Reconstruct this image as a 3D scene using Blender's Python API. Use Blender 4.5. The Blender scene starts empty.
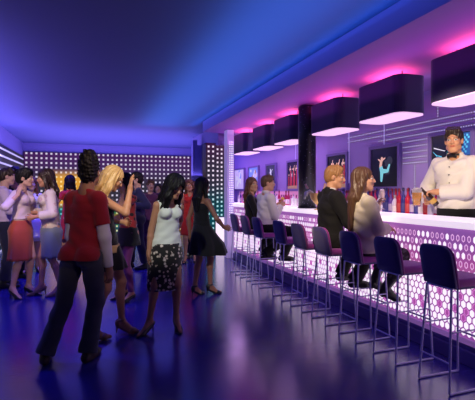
import bpy, bmesh, math, random
import numpy as np
from mathutils import Vector, Matrix

C = bpy.context.scene.collection
PI = math.pi
rad = math.radians
random.seed(7)

# ------------------------------------------------------------------ materials
def nd(nt, typ, **kw):
    n = nt.nodes.new(typ)
    for k, v in kw.items():
        setattr(n, k, v)
    return n

def mat(name, col=(.5, .5, .5), rough=.5, metal=0., emit=None, es=1., spec=.5, bump=0., bscale=200., sheen=0., trans=0., attr=None, sss=0., vary=0.):
    m = bpy.data.materials.new(name)
    m.use_nodes = True
    nt = m.node_tree
    b = nt.nodes['Principled BSDF']
    b.inputs['Base Color'].default_value = (*col, 1)
    b.inputs['Roughness'].default_value = rough
    b.inputs['Metallic'].default_value = metal
    b.inputs['Specular IOR Level'].default_value = spec
    if sheen:
        b.inputs['Sheen Weight'].default_value = sheen
    if trans:
        b.inputs['Transmission Weight'].default_value = trans
    if sss:
        b.inputs['Subsurface Weight'].default_value = sss
        b.inputs['Subsurface Radius'].default_value = (.01, .004, .002)
    if emit:
        b.inputs['Emission Color'].default_value = (*emit, 1)
        b.inputs['Emission Strength'].default_value = es
    tc = nd(nt, 'ShaderNodeTexCoord')
    if attr:
        a = nd(nt, 'ShaderNodeVertexColor', layer_name=attr)
        nt.links.new(a.outputs['Color'], b.inputs['Base Color'])
    if vary:
        n = nd(nt, 'ShaderNodeTexNoise')
        n.inputs['Scale'].default_value = 6
        n.inputs['Detail'].default_value = 4
        nt.links.new(tc.outputs['Object'], n.inputs['Vector'])
        mx = nd(nt, 'ShaderNodeMix', data_type='RGBA')
        mx.inputs['A'].default_value = (*[c * (1 - vary) for c in col], 1)
        mx.inputs['B'].default_value = (*[min(1, c * (1 + vary)) for c in col], 1)
        nt.links.new(n.outputs['Fac'], mx.inputs['Factor'])
        nt.links.new(mx.outputs['Result'], b.inputs['Base Color'])
    if bump:
        n = nd(nt, 'ShaderNodeTexNoise')
        n.inputs['Scale'].default_value = bscale
        n.inputs['Detail'].default_value = 3
        nt.links.new(tc.outputs['Object'], n.inputs['Vector'])
        bp = nd(nt, 'ShaderNodeBump')
        bp.inputs['Strength'].default_value = bump
        bp.inputs['Distance'].default_value = .004
        nt.links.new(n.outputs['Fac'], bp.inputs['Height'])
        nt.links.new(bp.outputs['Normal'], b.inputs['Normal'])
    return m

def fabric(name, col, rough=.85, sheen=.2, vary=.12):
    return mat(name, col, rough, sheen=sheen, bump=.3, bscale=350, spec=.25, vary=vary)

class NT:
    """small helper for math-node graphs"""
    def __init__(s, m):
        s.nt = m.node_tree
    def m(s, op, a, b=None, c=None):
        n = nd(s.nt, 'ShaderNodeMath', operation=op)
        for i, v in enumerate((a, b, c)):
            if v is None:
                continue
            if isinstance(v, (int, float)):
                n.inputs[i].default_value = v
            else:
                s.nt.links.new(v, n.inputs[i])
        return n.outputs[0]
    def mix(s, f, a, b):
        n = nd(s.nt, 'ShaderNodeMix', data_type='RGBA')
        for k, v in (('Factor', f), ('A', a), ('B', b)):
            if isinstance(v, tuple):
                n.inputs[k].default_value = (*v, 1)
            elif isinstance(v, (int, float)):
                n.inputs[k].default_value = v
            else:
                s.nt.links.new(v, n.inputs[k])
        return n.outputs['Result']
    def sep(s, v):
        n = nd(s.nt, 'ShaderNodeSeparateXYZ')
        s.nt.links.new(v, n.inputs[0])
        return n.outputs
    def ss(s, x, a, b):
        n = nd(s.nt, 'ShaderNodeMapRange', interpolation_type='SMOOTHSTEP')
        s.nt.links.new(x, n.inputs[0])
        n.inputs[1].default_value = a
        n.inputs[2].default_value = b
        return n.outputs[0]

# ------------------------------------------------------------------ mesh helpers
def link(name, me, m=None, parent=None, smooth=False):
    o = bpy.data.objects.new(name, me)
    C.objects.link(o)
    if m:
        for q in (m if isinstance(m, (list, tuple)) else [m]):
            me.materials.append(q)
    if parent:
        o.parent = parent
    if smooth:
        me.polygons.foreach_set('use_smooth', np.ones(len(me.polygons), dtype=bool))
    return o

def obj(name, bm, m=None, parent=None, smooth=False):
    me = bpy.data.meshes.new(name)
    bmesh.ops.recalc_face_normals(bm, faces=bm.faces)
    bm.to_mesh(me)
    bm.free()
    return link(name, me, m, parent, smooth)

def box(bm, x0, y0, z0, x1, y1, z1, mi=0, bevel=0.):
    r = bmesh.ops.create_cube(bm, size=1)
    vs = r['verts']
    for v in vs:
        v.co = ((x0 + x1) / 2 + v.co.x * (x1 - x0), (y0 + y1) / 2 + v.co.y * (y1 - y0), (z0 + z1) / 2 + v.co.z * (z1 - z0))
    fs = set(f for v in vs for f in v.link_faces)
    for f in fs:
        f.material_index = mi
    if bevel:
        es = set(e for v in vs for e in v.link_edges)
        bmesh.ops.bevel(bm, geom=list(es), offset=bevel, segments=2, affect='EDGES', profile=.6)

def tube(bm, pts, r, n=8, caps=True):
    """round tube along a polyline"""
    pts = [Vector(p) for p in pts]
    rings = []
    up = None
    for i, p in enumerate(pts):
        if i == 0:
            t = pts[1] - p
        elif i == len(pts) - 1:
            t = p - pts[i - 1]
        else:
            t = (pts[i + 1] - p).normalized() + (p - pts[i - 1]).normalized()
        t.normalize()
        if up is None:
            up = Vector((0, 0, 1)) if abs(t.z) < .9 else Vector((1, 0, 0))
        a = t.cross(up).normalized()
        b = a.cross(t).normalized()
        up = b
        rr = r[i] if isinstance(r, (list, tuple)) else r
        rings.append([bm.verts.new(p + rr * (math.cos(2 * PI * k / n) * a + math.sin(2 * PI * k / n) * b)) for k in range(n)])
    for A, B in zip(rings, rings[1:]):
        for k in range(n):
            bm.faces.new((A[k], A[(k + 1) % n], B[(k + 1) % n], B[k]))
    if caps:
        bm.faces.new(rings[0][::-1])
        bm.faces.new(rings[-1])

def lathe(bm, prof, n=20, c=(0, 0, 0), mi=0):
    """prof: list of (r, z); closed at r=0"""
    rings = []
    for r, z in prof:
        if r < 1e-6:
            rings.append([bm.verts.new((c[0], c[1], c[2] + z))])
        else:
            rings.append([bm.verts.new((c[0] + r * math.cos(2 * PI * k / n), c[1] + r * math.sin(2 * PI * k / n), c[2] + z)) for k in range(n)])
    for A, B in zip(rings, rings[1:]):
        for k in range(n):
            a = A[k % len(A)], A[(k + 1) % len(A)]
            b = B[k % len(B)], B[(k + 1) % len(B)]
            vs = []
            for v in (a[0], a[1], b[1], b[0]):
                if v not in vs:
                    vs.append(v)
            if len(vs) > 2:
                f = bm.faces.new(vs)
                f.material_index = mi

def rrect(x0, y0, x1, y1, r, seg=6):
    pts = []
    for cx, cy, a0 in ((x1 - r, y1 - r, 0), (x0 + r, y1 - r, 90), (x0 + r, y0 + r, 180), (x1 - r, y0 + r, 270)):
        for k in range(seg + 1):
            a = rad(a0 + 90 * k / seg)
            pts.append((cx + r * math.cos(a), cy + r * math.sin(a)))
    return pts

def loft(bm, rings, close=True, cap0=True, cap1=True, mi=0):
    R = [[bm.verts.new(p) for p in ring] for ring in rings]
    n = len(R[0])
    for A, B in zip(R, R[1:]):
        for k in range(n if close else n - 1):
            f = bm.faces.new((A[k], A[(k + 1) % n], B[(k + 1) % n], B[k]))
            f.material_index = mi
    if cap0:
        bm.faces.new(R[0][::-1]).material_index = mi
    if cap1:
        bm.faces.new(R[-1]).material_index = mi
    return R

def tag(o, label=None, cat=None, group=None, kind=None):
    if label:
        o['label'] = label
    if cat:
        o['category'] = cat
    if group:
        o['group'] = group
    if kind:
        o['kind'] = kind
    return o

def thing(name, label, cat, loc=(0, 0, 0), rz=0., group=None):
    o = bpy.data.objects.new(name, None)
    o.empty_display_size = .1
    C.objects.link(o)
    o.location = loc
    o.rotation_euler = (0, 0, rz)
    return tag(o, label, cat, group)

def dup(root, loc, rz=0., label=None, group=None):
    r = root.copy()
    C.objects.link(r)
    r.location = loc
    r.rotation_euler = (0, 0, rz)
    if label:
        r['label'] = label
    if group:
        r['group'] = group
    for ch in list(root.children):
        c = ch.copy()
        C.objects.link(c)
        c.parent = r
        for g in list(ch.children):
            d = g.copy()
            C.objects.link(d)
            d.parent = c
    return r

def struct(o):
    o['kind'] = 'structure'
    return o

# ------------------------------------------------------------------ signed distance modelling
V = lambda *a: np.array(a, dtype=np.float64)
def nrm(v):
    v = np.asarray(v, float)
    return v / max(1e-9, np.linalg.norm(v))

class RC:            # tapered capsule, optional clip planes (point, normal): keeps the side behind the normal
    def __init__(s, a, b, r1, r2=None, clip=(), k=None):
        s.a, s.b, s.r1, s.r2, s.clip, s.k = np.asarray(a, float), np.asarray(b, float), r1, (r1 if r2 is None else r2), clip, k
    def infl(s, t, clip=None):
        return RC(s.a, s.b, s.r1 + t, s.r2 + t, s.clip if clip is None else clip, s.k)
    def bb(s):
        r = max(s.r1, s.r2)
        return np.minimum(s.a, s.b) - r, np.maximum(s.a, s.b) + r
    def d(s, P):
        ab = s.b - s.a
        q = P - s.a
        t = np.clip((q @ ab) / max(1e-12, ab @ ab), 0, 1)
        d = np.linalg.norm(q - t[..., None] * ab, axis=-1) - (s.r1 + (s.r2 - s.r1) * t)
        for pt, n in s.clip:
            d = np.maximum(d, (P - pt) @ n)
        return d

class EL:            # ellipsoid; rows of R are its axes
    def __init__(s, c, r, R=None, k=None):
        s.c, s.r, s.R, s.k = np.asarray(c, float), np.asarray(r, float), (np.eye(3) if R is None else np.asarray(R, float)), k
    def infl(s, t, clip=None):
        return EL(s.c, s.r + t, s.R, s.k)
    def bb(s):
        m = max(s.r)
        return s.c - m, s.c + m
    def d(s, P):
        q = (P - s.c) @ s.R.T
        k0 = np.linalg.norm(q / s.r, axis=-1)
        k1 = np.linalg.norm(q / s.r ** 2, axis=-1)
        return k0 * (k0 - 1) / np.maximum(k1, 1e-6)

class EC:            # elliptic tapered segment
    def __init__(s, a, b, w1, w2, right, cap=.06, k=None):
        s.a, s.b, s.w1, s.w2, s.cap, s.k = np.asarray(a, float), np.asarray(b, float), w1, w2, cap, k
        s.right = right
        t = nrm(s.b - s.a)
        x = nrm(np.asarray(right, float) - t * (t @ right))
        s.t, s.x, s.y = t, x, np.cross(t, x)
        s.L = np.linalg.norm(s.b - s.a)
    def infl(s, t, clip=None):
        return EC(s.a, s.b, (s.w1[0] + t, s.w1[1] + t), (s.w2[0] + t, s.w2[1] + t), s.right, s.cap + t, s.k)
    def bb(s):
        r = max(s.w1[0], s.w2[0], s.w1[1], s.w2[1])
        return np.minimum(s.a, s.b) - r, np.maximum(s.a, s.b) + r
    def d(s, P):
        q = P - s.a
        z = q @ s.t
        tt = np.clip(z / s.L, 0, 1)
        w = s.w1[0] + (s.w2[0] - s.w1[0]) * tt
        dd = s.w1[1] + (s.w2[1] - s.w1[1]) * tt
        e = (z - tt * s.L) / s.cap
        k0 = np.sqrt(((q @ s.x) / w) ** 2 + ((q @ s.y) / dd) ** 2 + e ** 2)
        k1 = np.sqrt(((q @ s.x) / w ** 2) ** 2 + ((q @ s.y) / dd ** 2) ** 2 + (e / s.cap) ** 2)
        return np.where(k0 < .3, -np.minimum(w, dd) * .8, k0 * (k0 - 1) / np.maximum(k1, 1e-6))

def field(prims, h, k=.02, clips=(), subs=(), noise=None):
    lo = np.min([p.bb()[0] for p in prims], axis=0) - 3 * h
    hi = np.max([p.bb()[1] for p in prims], axis=0) + 3 * h
    n = np.ceil((hi - lo) / h).astype(int) + 1
    F = np.full(n, .2, dtype=np.float32)
    ax = [lo[i] + h * np.arange(n[i]) for i in range(3)]
    def block(b0, b1, pad):
        i0 = np.clip(np.floor((b0 - pad - lo) / h).astype(int), 0, n - 1)
        i1 = np.clip(np.ceil((b1 + pad - lo) / h).astype(int) + 1, 1, n)
        sl = tuple(slice(a, b) for a, b in zip(i0, i1))
        P = np.stack(np.meshgrid(*[ax[i][sl[i]] for i in range(3)], indexing='ij'), -1)
        return sl, P
    def add(p):
        kk = p.k if p.k else k
        sl, P = block(*p.bb(), kk + 3 * h)
        d = p.d(P)
        f = F[sl]
        if kk > 1e-6:
            e = np.maximum(kk - np.abs(f - d), 0) / kk
            F[sl] = np.minimum(f, d) - e * e * kk * .25
        else:
            F[sl] = np.minimum(f, d)
    late = [p for p in prims if getattr(p, 'late', False)]
    for p in prims:
        if p not in late:
            add(p)
    if noise or clips:
        P = np.stack(np.meshgrid(*ax, indexing='ij'), -1)
        if noise:
            near = np.abs(F) < .06
            F[near] += noise(P[near])
        for pt, nn in clips:
            F = np.maximum(F, (P - pt) @ nn)
    for p in subs:
        sl, P = block(*p.bb(), 3 * h)
        F[sl] = np.maximum(F[sl], -p.d(P))
    for p in late:          # sleeves join after the hem and neckline are cut
        add(p)
    for a in range(3):
        s = [slice(None)] * 3
        for e in (0, -1):
            s[a] = e
            F[tuple(s)] = .2
    return F, lo

def surf(F, lo, h):
    ins = F < 0
    nx, ny, nz = F.shape
    cnt = np.zeros((nx - 1, ny - 1, nz - 1), np.int8)
    for a in (0, 1):
        for b in (0, 1):
            for c in (0, 1):
                cnt += ins[a:nx - 1 + a, b:ny - 1 + b, c:nz - 1 + c]
    ci = np.argwhere((cnt > 0) & (cnt < 8))
    acc = np.zeros((len(ci), 3))
    num = np.zeros(len(ci))
    cor = [(a, b, c) for a in (0, 1) for b in (0, 1) for c in (0, 1)]
    for A in cor:
        for ax in range(3):
            if A[ax]:
                continue
            B = list(A)
            B[ax] = 1
            fa = F[ci[:, 0] + A[0], ci[:, 1] + A[1], ci[:, 2] + A[2]]
            fb = F[ci[:, 0] + B[0], ci[:, 1] + B[1], ci[:, 2] + B[2]]
            m = (fa < 0) != (fb < 0)
            t = fa[m] / (fa[m] - fb[m])
            p = np.tile(np.array(A, float), (m.sum(), 1))
            p[:, ax] += t
            acc[m] += p
            num[m] += 1
    ve = lo + h * (ci + acc / num[:, None])
    idx = np.full(cnt.shape, -1, np.int64)
    idx[ci[:, 0], ci[:, 1], ci[:, 2]] = np.arange(len(ci))
    quads = []
    for ax in range(3):
        u, w = (ax + 1) % 3, (ax + 2) % 3
        s0 = [slice(None)] * 3
        s1 = [slice(None)] * 3
        s0[ax], s1[ax] = slice(0, -1), slice(1, None)
        e = np.argwhere(ins[tuple(s0)] != ins[tuple(s1)])
        e = e[(e[:, u] > 0) & (e[:, w] > 0) & (e[:, u] < F.shape[u] - 1) & (e[:, w] < F.shape[w] - 1)]
        if not len(e):
            continue
        st = ins[e[:, 0], e[:, 1], e[:, 2]]
        q = []
        for du, dw in ((-1, -1), (0, -1), (0, 0), (-1, 0)):
            c = e.copy()
            c[:, u] += du
            c[:, w] += dw
            q.append(idx[c[:, 0], c[:, 1], c[:, 2]])
        q = np.stack(q, 1)
        q[~st] = q[~st][:, ::-1]
        quads.append(q)
    Q = np.concatenate(quads)
    return ve, Q[(Q >= 0).all(1)]

def np_mesh(name, ve, Q):
    me = bpy.data.meshes.new(name)
    me.vertices.add(len(ve))
    me.vertices.foreach_set('co', ve.astype(np.float32).ravel())
    me.loops.add(Q.size)
    me.loops.foreach_set('vertex_index', Q.astype(np.int32).ravel())
    me.polygons.add(len(Q))
    me.polygons.foreach_set('loop_start', np.arange(0, Q.size, Q.shape[1], dtype=np.int32))
    me.update(calc_edges=True)
    me.validate()
    return me

def blob(name, prims, h, m, parent=None, scale=1., colour=None, **kw):
    """one smooth closed mesh from a list of distance primitives"""
    F, lo = field(prims, h, **kw)
    ve, Q = surf(F, lo, h)
    if not len(Q):
        print('EMPTY', name)
        return None
    # light relaxation of the net
    for _ in range(1):
        sm = np.zeros_like(ve)
        ct = np.zeros(len(ve))
        for i in range(4):
            for j in ((i + 1) % 4, (i + 3) % 4):
                np.add.at(sm, Q[:, i], ve[Q[:, j]])
                np.add.at(ct, Q[:, i], 1)
        ok = ct > 0
        ve[ok] = .6 * ve[ok] + .4 * sm[ok] / ct[ok][:, None]
    me = np_mesh(name, ve * scale, Q)
    o = link(name, me, m, parent, True)
    if colour is not None:
        ca = me.color_attributes.new('Col', 'FLOAT_COLOR', 'POINT')
        ca.data.foreach_set('color', colour(ve).astype(np.float32).ravel())
    return o

# ------------------------------------------------------------------ people
def rotz(v, deg):      # + turns to the right (clockwise from above)
    a = rad(-deg)
    c, s = math.cos(a), math.sin(a)
    return V(c * v[0] - s * v[1], s * v[0] + c * v[1], v[2])

def ik(a, t, l1, l2, hint):
    a, t = np.asarray(a, float), np.asarray(t, float)
    d = t - a
    L = np.linalg.norm(d)
    if L > (l1 + l2) * .995:
        t = a + d / L * (l1 + l2) * .995
        d = t - a
        L = np.linalg.norm(d)
    u = d / max(L, 1e-6)
    x = (l1 * l1 - l2 * l2 + L * L) / (2 * max(L, 1e-6))
    y = math.sqrt(max(0, l1 * l1 - x * x))
    hn = np.asarray(hint, float)
    hn = hn - u * (u @ hn)
    return a + u * x + nrm(hn) * y, t

class Person:
    def __init__(s, label, pos, bearing, H=1.75, sex='f', h=.009, skin=(.55, .32, .22), pelvis=None, pyaw=0, lean=(0, 0), cyaw=0, tilt=0,
                 head=(0, 0, 0), neckoff=(0, .025), arms=None, legs=None, heel=0., lips=None, sh=None, group=None, bulk=0., floor=0., torso=.52, grip=None, armlen=1.):
        s.S = H / 1.75
        s.h = h / s.S
        s.sex, s.heel = sex, heel
        s.root = thing('person', label, 'person', (pos[0], pos[1], floor), -rad(bearing), group)
        s.bear = bearing
        s.pos = (pos[0], pos[1], floor)
        f = sex == 'f'
        conv = s.conv
        P = V(0, 0, .95 + heel * .9) if pelvis is None else V(*conv(pelvis))
        s.P = P
        s.pr = rotz(V(1, 0, 0), pyaw)
        s.pf = rotz(V(0, 1, 0), pyaw)
        lx, ly = lean
        up = V(lx, ly, math.sqrt(max(.05, torso ** 2 - lx * lx - ly * ly)))
        N = P + up
        s.up = nrm(up)
        s.N = N
        cr = rotz(V(1, 0, 0), cyaw)
        cr = nrm(cr - s.up * (s.up @ cr)) + V(0, 0, tilt)
        s.cr = nrm(cr)
        s.cf = np.cross(s.up, s.cr)
        W = P + up * .30 / .52
        Cst = P + up * .36 / .52 + s.cf * .005
        U = N - s.up * .085
        s.W, s.Cst, s.U = W, Cst, U
        shw = sh if sh else (.142 if f else .168)
        s.sh = shw
        s.SL = N - s.up * .068 - s.cr * shw
        s.SR = N - s.up * .068 + s.cr * shw
        hy, hp, hr = head
        Hf = rotz(V(0, math.cos(rad(hp)), -math.sin(rad(hp))), hy)
        Hr = rotz(V(1, 0, 0), hy)
        Hu = np.cross(Hr, Hf)
        c, q = math.cos(rad(hr)), math.sin(rad(hr))
        Hr, Hu = c * Hr - q * Hu, c * Hu + q * Hr
        s.Hf, s.Hr, s.Hu = Hf, Hr, Hu
        nb = N + .02 * s.up
        s.Hc = N + V(neckoff[0], neckoff[1], 0) + .055 * s.up + Hu * .115 + Hf * .012
        s.HR = np.stack([Hr, Hf, Hu])
        b = bulk
        if f:
            hw, ww, cw = (.158 + b, .105 + b), (.12 + b, .085 + b), (.132 + b, .092 + b)
        else:
            hw, ww, cw = (.15 + b, .108 + b), (.138 + b, .098 + b), (.158 + b, .108 + b)
        uw = (shw - .03, .08)
        U = s.U = N - s.up * .1
        A = s.A = {}
        A['pelvis'] = [EC(P - V(0, 0, .03), P + (W - P) * .35, hw, ((hw[0] + ww[0]) / 2, (hw[1] + ww[1]) / 2), s.pr, .07)]
        gl = .078 if f else .075
        for sx in (-1, 1):
            A['pelvis'].append(RC(P + s.pr * sx * gl - s.pf * .042 - V(0, 0, .05), P + s.pr * sx * gl - s.pf * .042 - V(0, 0, .03), .08))
        A['torso'] = [EC(P + (W - P) * .3, W, ((hw[0] + ww[0]) / 2 - .004, (hw[1] + ww[1]) / 2), ww, s.pr, .05), EC(W, Cst, ww, cw, s.cr, .05), EC(Cst, U, cw, uw, s.cr, .05)]
        yr = .045 if f else .05
        A['yoke'] = [RC(N - s.up * .075, s.SL, .056, yr), RC(N - s.up * .075, s.SR, .056, yr)]
        tr = .03 if f else .037
        A['trap'] = [RC(s.N + s.up * .012 - s.cf * .012, s.SL + s.cr * .03 + s.up * .01, tr, .026), RC(s.N + s.up * .012 - s.cf * .012, s.SR - s.cr * .03 + s.up * .01, tr, .026)]
        if f:
            A['bust'] = [EL(Cst + s.cf * .075 + s.cr * .066 * sx + s.up * .02, (.06, .056, .058), np.stack([s.cr, s.cf, s.up])) for sx in (-1, 1)]
        else:
            A['bust'] = [EL(Cst + s.cf * .072 + s.cr * .075 * sx + s.up * .06, (.085, .036, .06), np.stack([s.cr, s.cf, s.up])) for sx in (-1, 1)]
        nr = .05 if f else .06
        A['neck'] = [RC(N - s.up * .02, s.Hc - Hu * .05 - Hf * .022, nr + .004, nr - .002)]
        # head
        hp_ = s.hp
        A['head'] = [EL(hp_(0, -.014, .03), (.075, .096, .088), s.HR), EL(hp_(0, .022, -.04), (.059, .072, .078), s.HR, .03),
                     RC(hp_(-.012, .07, -.1), hp_(.012, .07, -.1), .018, .018, k=.03),
                     RC(hp_(-.05, .02, -.07), hp_(-.02, .06, -.097), .017, .016, k=.03), RC(hp_(.05, .02, -.07), hp_(.02, .06, -.097), .017, .016, k=.03),
                     RC(hp_(0, .09, .012), hp_(0, .107, -.026), .0085, .0135, k=.012),
                     RC(hp_(-.011, .096, -.03), hp_(.011, .096, -.03), .0085, .0085, k=.008),
                     EL(hp_(0, .078, .027), (.05, .02, .011), s.HR, .015),
                     EL(hp_(-.037, .06, -.028), (.024, .026, .02), s.HR, .02), EL(hp_(.037, .06, -.028), (.024, .026, .02), s.HR, .02),
                     EL(hp_(0, .0905, -.054), (.023, .0105, .0055), s.HR, .004), EL(hp_(0, .0885, -.0645), (.019, .0105, .0065), s.HR, .004),
                     EL(hp_(-.031, .0775, .004), (.016, .0125, .0125), s.HR, .004), EL(hp_(.031, .0775, .004), (.016, .0125, .0125), s.HR, .004)]
        for sx in (-1, 1):
            A['head'].append(EL(hp_(sx * .076, -.012, -.008), (.011, .02, .031), s.HR, .008))
        # arms
        s.E, s.Wr = {}, {}
        arms = arms or {}
        for sd, sx, S0 in (('L', -1, s.SL), ('R', 1, s.SR)):
            d = arms.get(sd, {})
            t = conv(d.get('to', (sx * (shw + .07), .03, P[2] - .06)))
            hint = d.get('hint', (sx * .4, -1, 0))
            E, Wr = ik(S0, t, .298 * armlen, .258 * armlen, hint)
            s.E[sd], s.Wr[sd] = E, Wr
            q = 1.0 if f else 1.18
            A['uarm' + sd] = [RC(S0, E, .046 * q, .036 * q, k=.022)]
            m = E + (Wr - E) * .3
            A['farm' + sd] = [RC(E, m, .036 * q, .037 * q, k=.015), RC(m, Wr, .037 * q, .0245 * q, k=.015)]
            fd = nrm(Wr - E)
            hd = nrm(d.get('dir', fd + V(0, 0, -.1)))
            pn = d.get('palm', (-sx, .2, 0))
            s.mkhand(sd, sx, Wr, hd, pn, d.get('curl', .3), d.get('spread', .12))
        # legs
        s.K, s.An, s.toe = {}, {}, {}
        legs = legs or {}
        for sd, sx in (('L', -1), ('R', 1)):
            d = legs.get(sd, {})
            hj = P + s.pr * sx * .088 - V(0, 0, .035)
            a0 = conv(d.get('to', (P[0] + sx * .1, P[1], .085 + heel)))
            K, An = ik(hj, a0, .43, .41, d.get('hint', s.pf + V(0, 0, .15)))
            s.K[sd], s.An[sd] = K, An
            q = 1.0 if not f else .96
            A['thigh' + sd] = [RC(hj, K, .088 * q, .056 * q, k=.03)]
            back = -nrm(np.cross(np.cross(An - K, s.pf), An - K)) if abs(nrm(An - K) @ s.pf) < .95 else V(0, 0, 0)
            back = -nrm(s.pf - nrm(An - K) * (nrm(An - K) @ s.pf))
            cf = K + (An - K) * .3 + back * .016
            A['shin' + sd] = [RC(K, cf, .051 * q, .053 * q, k=.025), RC(cf, An, .052 * q, .034 * q, k=.025)]
            ty = d.get('toe', sx * 12)
            tp = d.get('pitch', 0.)
            fw = rotz(V(0, 1, 0), ty)
            fw = nrm(fw + V(0, 0, math.tan(rad(tp))))
            lift = heel
            if 'ground' in d:
                gz = d['ground']
            else:
                gz = An[2] - .085 - lift
            flat = nrm(V(fw[0], fw[1], 0))
            heelp = An - flat * .035 + V(0, 0, -.048)
            drop = V(0, 0, -(An[2] - gz - .024)) if not tp else V(0, 0, -.06)
            ball = An + fw * .115 + drop
            toe = An + fw * .172 + drop + V(0, 0, -.004)
            s.toe[sd] = (heelp, ball, toe, flat, gz)
            A['foot' + sd] = [RC(An, heelp, .034, .03, k=.02), RC(An + V(0, 0, -.01), ball, .034, .026, k=.02), RC(heelp, ball, .028, .03, k=.02), RC(ball - np.cross(flat, V(0, 0, 1)) * .012, toe, .024, .017, k=.02), RC(ball + np.cross(flat, V(0, 0, 1)) * .014, toe, .022, .015, k=.02)]
        # body mesh
        order = ['pelvis', 'torso', 'yoke', 'trap', 'bust', 'neck', 'head', 'thighL', 'thighR', 'shinL', 'shinR', 'footL', 'footR', 'uarmL', 'uarmR', 'farmL', 'farmR', 'handL', 'handR']
        pr = [p for k in order for p in A[k]]
        subs = [EL(hp_(sx * .031, .1005, .005), (.017, .0085, .009), s.HR) for sx in (-1, 1)] if s.h < .009 else []
        lc = lips or tuple(min(1, c * m) for c, m in zip(skin, (.95, .55, .6)))
        s.skin = skin
        m = mat('skin', skin, .5, attr='Col', sss=.0, spec=.4)
        hairc = (.03, .02, .015)
        def colour(ve):
            q = (ve - s.Hc) @ s.HR.T
            c = np.ones((len(ve), 4))
            c[:, :3] = skin
            fr = q[:, 1] > .045
            lp = fr & ((q[:, 0] / .024) ** 2 + ((q[:, 2] + .059) / .0105) ** 2 < 1)
            c[lp, :3] = lc
            th = fr & ((np.abs(q[:, 0]) / .017) ** 2 + ((q[:, 2] + .0585) / .003) ** 2 < 1)
            c[th, :3] = tuple(v * .4 for v in lc)
            for sx in (-1, 1):
                ew = fr & (((q[:, 0] - sx * .031) / .0165) ** 2 + ((q[:, 2] - .004) / .0085) ** 2 < 1)
                c[ew, :3] = (.6, .56, .53)
                ei = fr & ((q[:, 0] - sx * .031) ** 2 + (q[:, 2] - .004) ** 2 < .0075 ** 2)
                c[ei, :3] = (.03, .02, .015)
                lid = fr & (((q[:, 0] - sx * .031) / .018) ** 2 + ((q[:, 2] - .0125) / .0035) ** 2 < 1)
                c[lid & ~ew, :3] = tuple(v * .5 for v in skin)
                br = fr & (((q[:, 0] - sx * .033) / .021) ** 2 + ((q[:, 2] - .027 + 6 * (q[:, 0] - sx * .033) ** 2) / .0042) ** 2 < 1)
                c[br, :3] = tuple(v * .3 for v in skin)
            return c
        s.body = blob('body', pr, s.h, m, s.root, s.S, colour, k=.025, subs=subs)

    def conv(s, t):
        """('w', x, y, z) in room coordinates -> body coordinates"""
        if isinstance(t, tuple) and t and t[0] == 'w':
            d = V(*t[1:]) - V(*s.pos)
            return rotz(d, -s.bear) / s.S
        return V(*t)

    def world(s, p):
        return rotz(np.asarray(p, float) * s.S, s.bear) + V(*s.pos)

    def hp(s, x, y, z):
        return s.Hc + s.Hr * x + s.Hf * y + s.Hu * z

    def mkhand(s, sd, sx, w, hd, pn, curl, spread):
        pn = np.asarray(pn, float)
        pn = nrm(pn - hd * (hd @ pn))            # palm faces pn
        side = np.cross(hd, pn) * sx             # thumb side
        if sd == 'L':
            side = side
        r0 = max(.0085, .8 * s.h)
        Rm = np.stack([side, hd, pn])
        L = [EL(w + hd * .045, (.038, .052, .0155), Rm, .012), RC(w - hd * .01, w + hd * .03, .024, .026, k=.02)]
        k0 = w + hd * .085
        for i, (off, ln) in enumerate(((.03, .068), (.0105, .078), (-.0095, .072), (-.028, .056))):
            b = k0 + side * off - hd * (.004 if i in (0, 2) else (.014 if i == 3 else 0))
            a0 = curl * 55
            d0 = nrm(hd + side * (spread * (1.5 - i) * .6))
            p = b
            prev = w + hd * .05 + side * off * .8
            L.append(RC(prev, b, .0105, r0 + .001, k=.008))
            for j, (fr, rr) in enumerate(((.45, 1.), (.31, .92), (.24, .82))):
                ang = rad(a0 * (j + 1) * (.85 + .06 * i))
                dd = d0 * math.cos(ang) + pn * math.sin(ang)
                e = p + dd * ln * fr
                L.append(RC(p, e, r0 * rr, r0 * rr * .93, k=.004))
                p = e
        tb = w + hd * .022 + side * .022
        t1 = tb + nrm(hd * .75 + side * .75 + pn * .35) * .045
        t2 = t1 + nrm(hd * .9 + side * (.35 - .5 * curl) + pn * (.3 + .5 * curl)) * .032
        t3 = t2 + nrm(hd * .95 + side * (.1 - .6 * curl) + pn * (.3 + .6 * curl)) * .024
        L += [RC(tb, t1, .015, .0115, k=.012), RC(t1, t2, r0 * 1.15, r0 * 1.1, k=.005), RC(t2, t3, r0 * 1.1, r0 * .95, k=.005)]
        s.A['hand' + sd] = L
        s.__dict__['grip' + sd] = w + hd * .085 + pn * .03
        s.__dict__['pn' + sd] = pn
        s.__dict__['hd' + sd] = hd

    # -------- clothing: closed shells that follow the body
    def cloth(s, name, m, prims, k=.02, clips=(), subs=(), wr=.0022, wf=38., parent=None, h=None, seed=0):
        def noise(P):
            return wr * (np.sin(P[:, 0] * wf + P[:, 2] * wf * .7 + seed) * np.sin(P[:, 1] * wf * .8 - P[:, 2] * wf * .45 + 1 + seed) + .7 * np.sin(P[:, 2] * wf * 1.4 + P[:, 0] * wf * .9 + 2 * seed)) if wr else 0 * P[:, 0]
        return blob(name, prims, h or s.h, m, parent or s.root, s.S, None, k=k, clips=clips, subs=subs, noise=noise)

    def I(s, keys, t):
        return [p.infl(t) for k in keys for p in s.A[k]]

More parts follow.
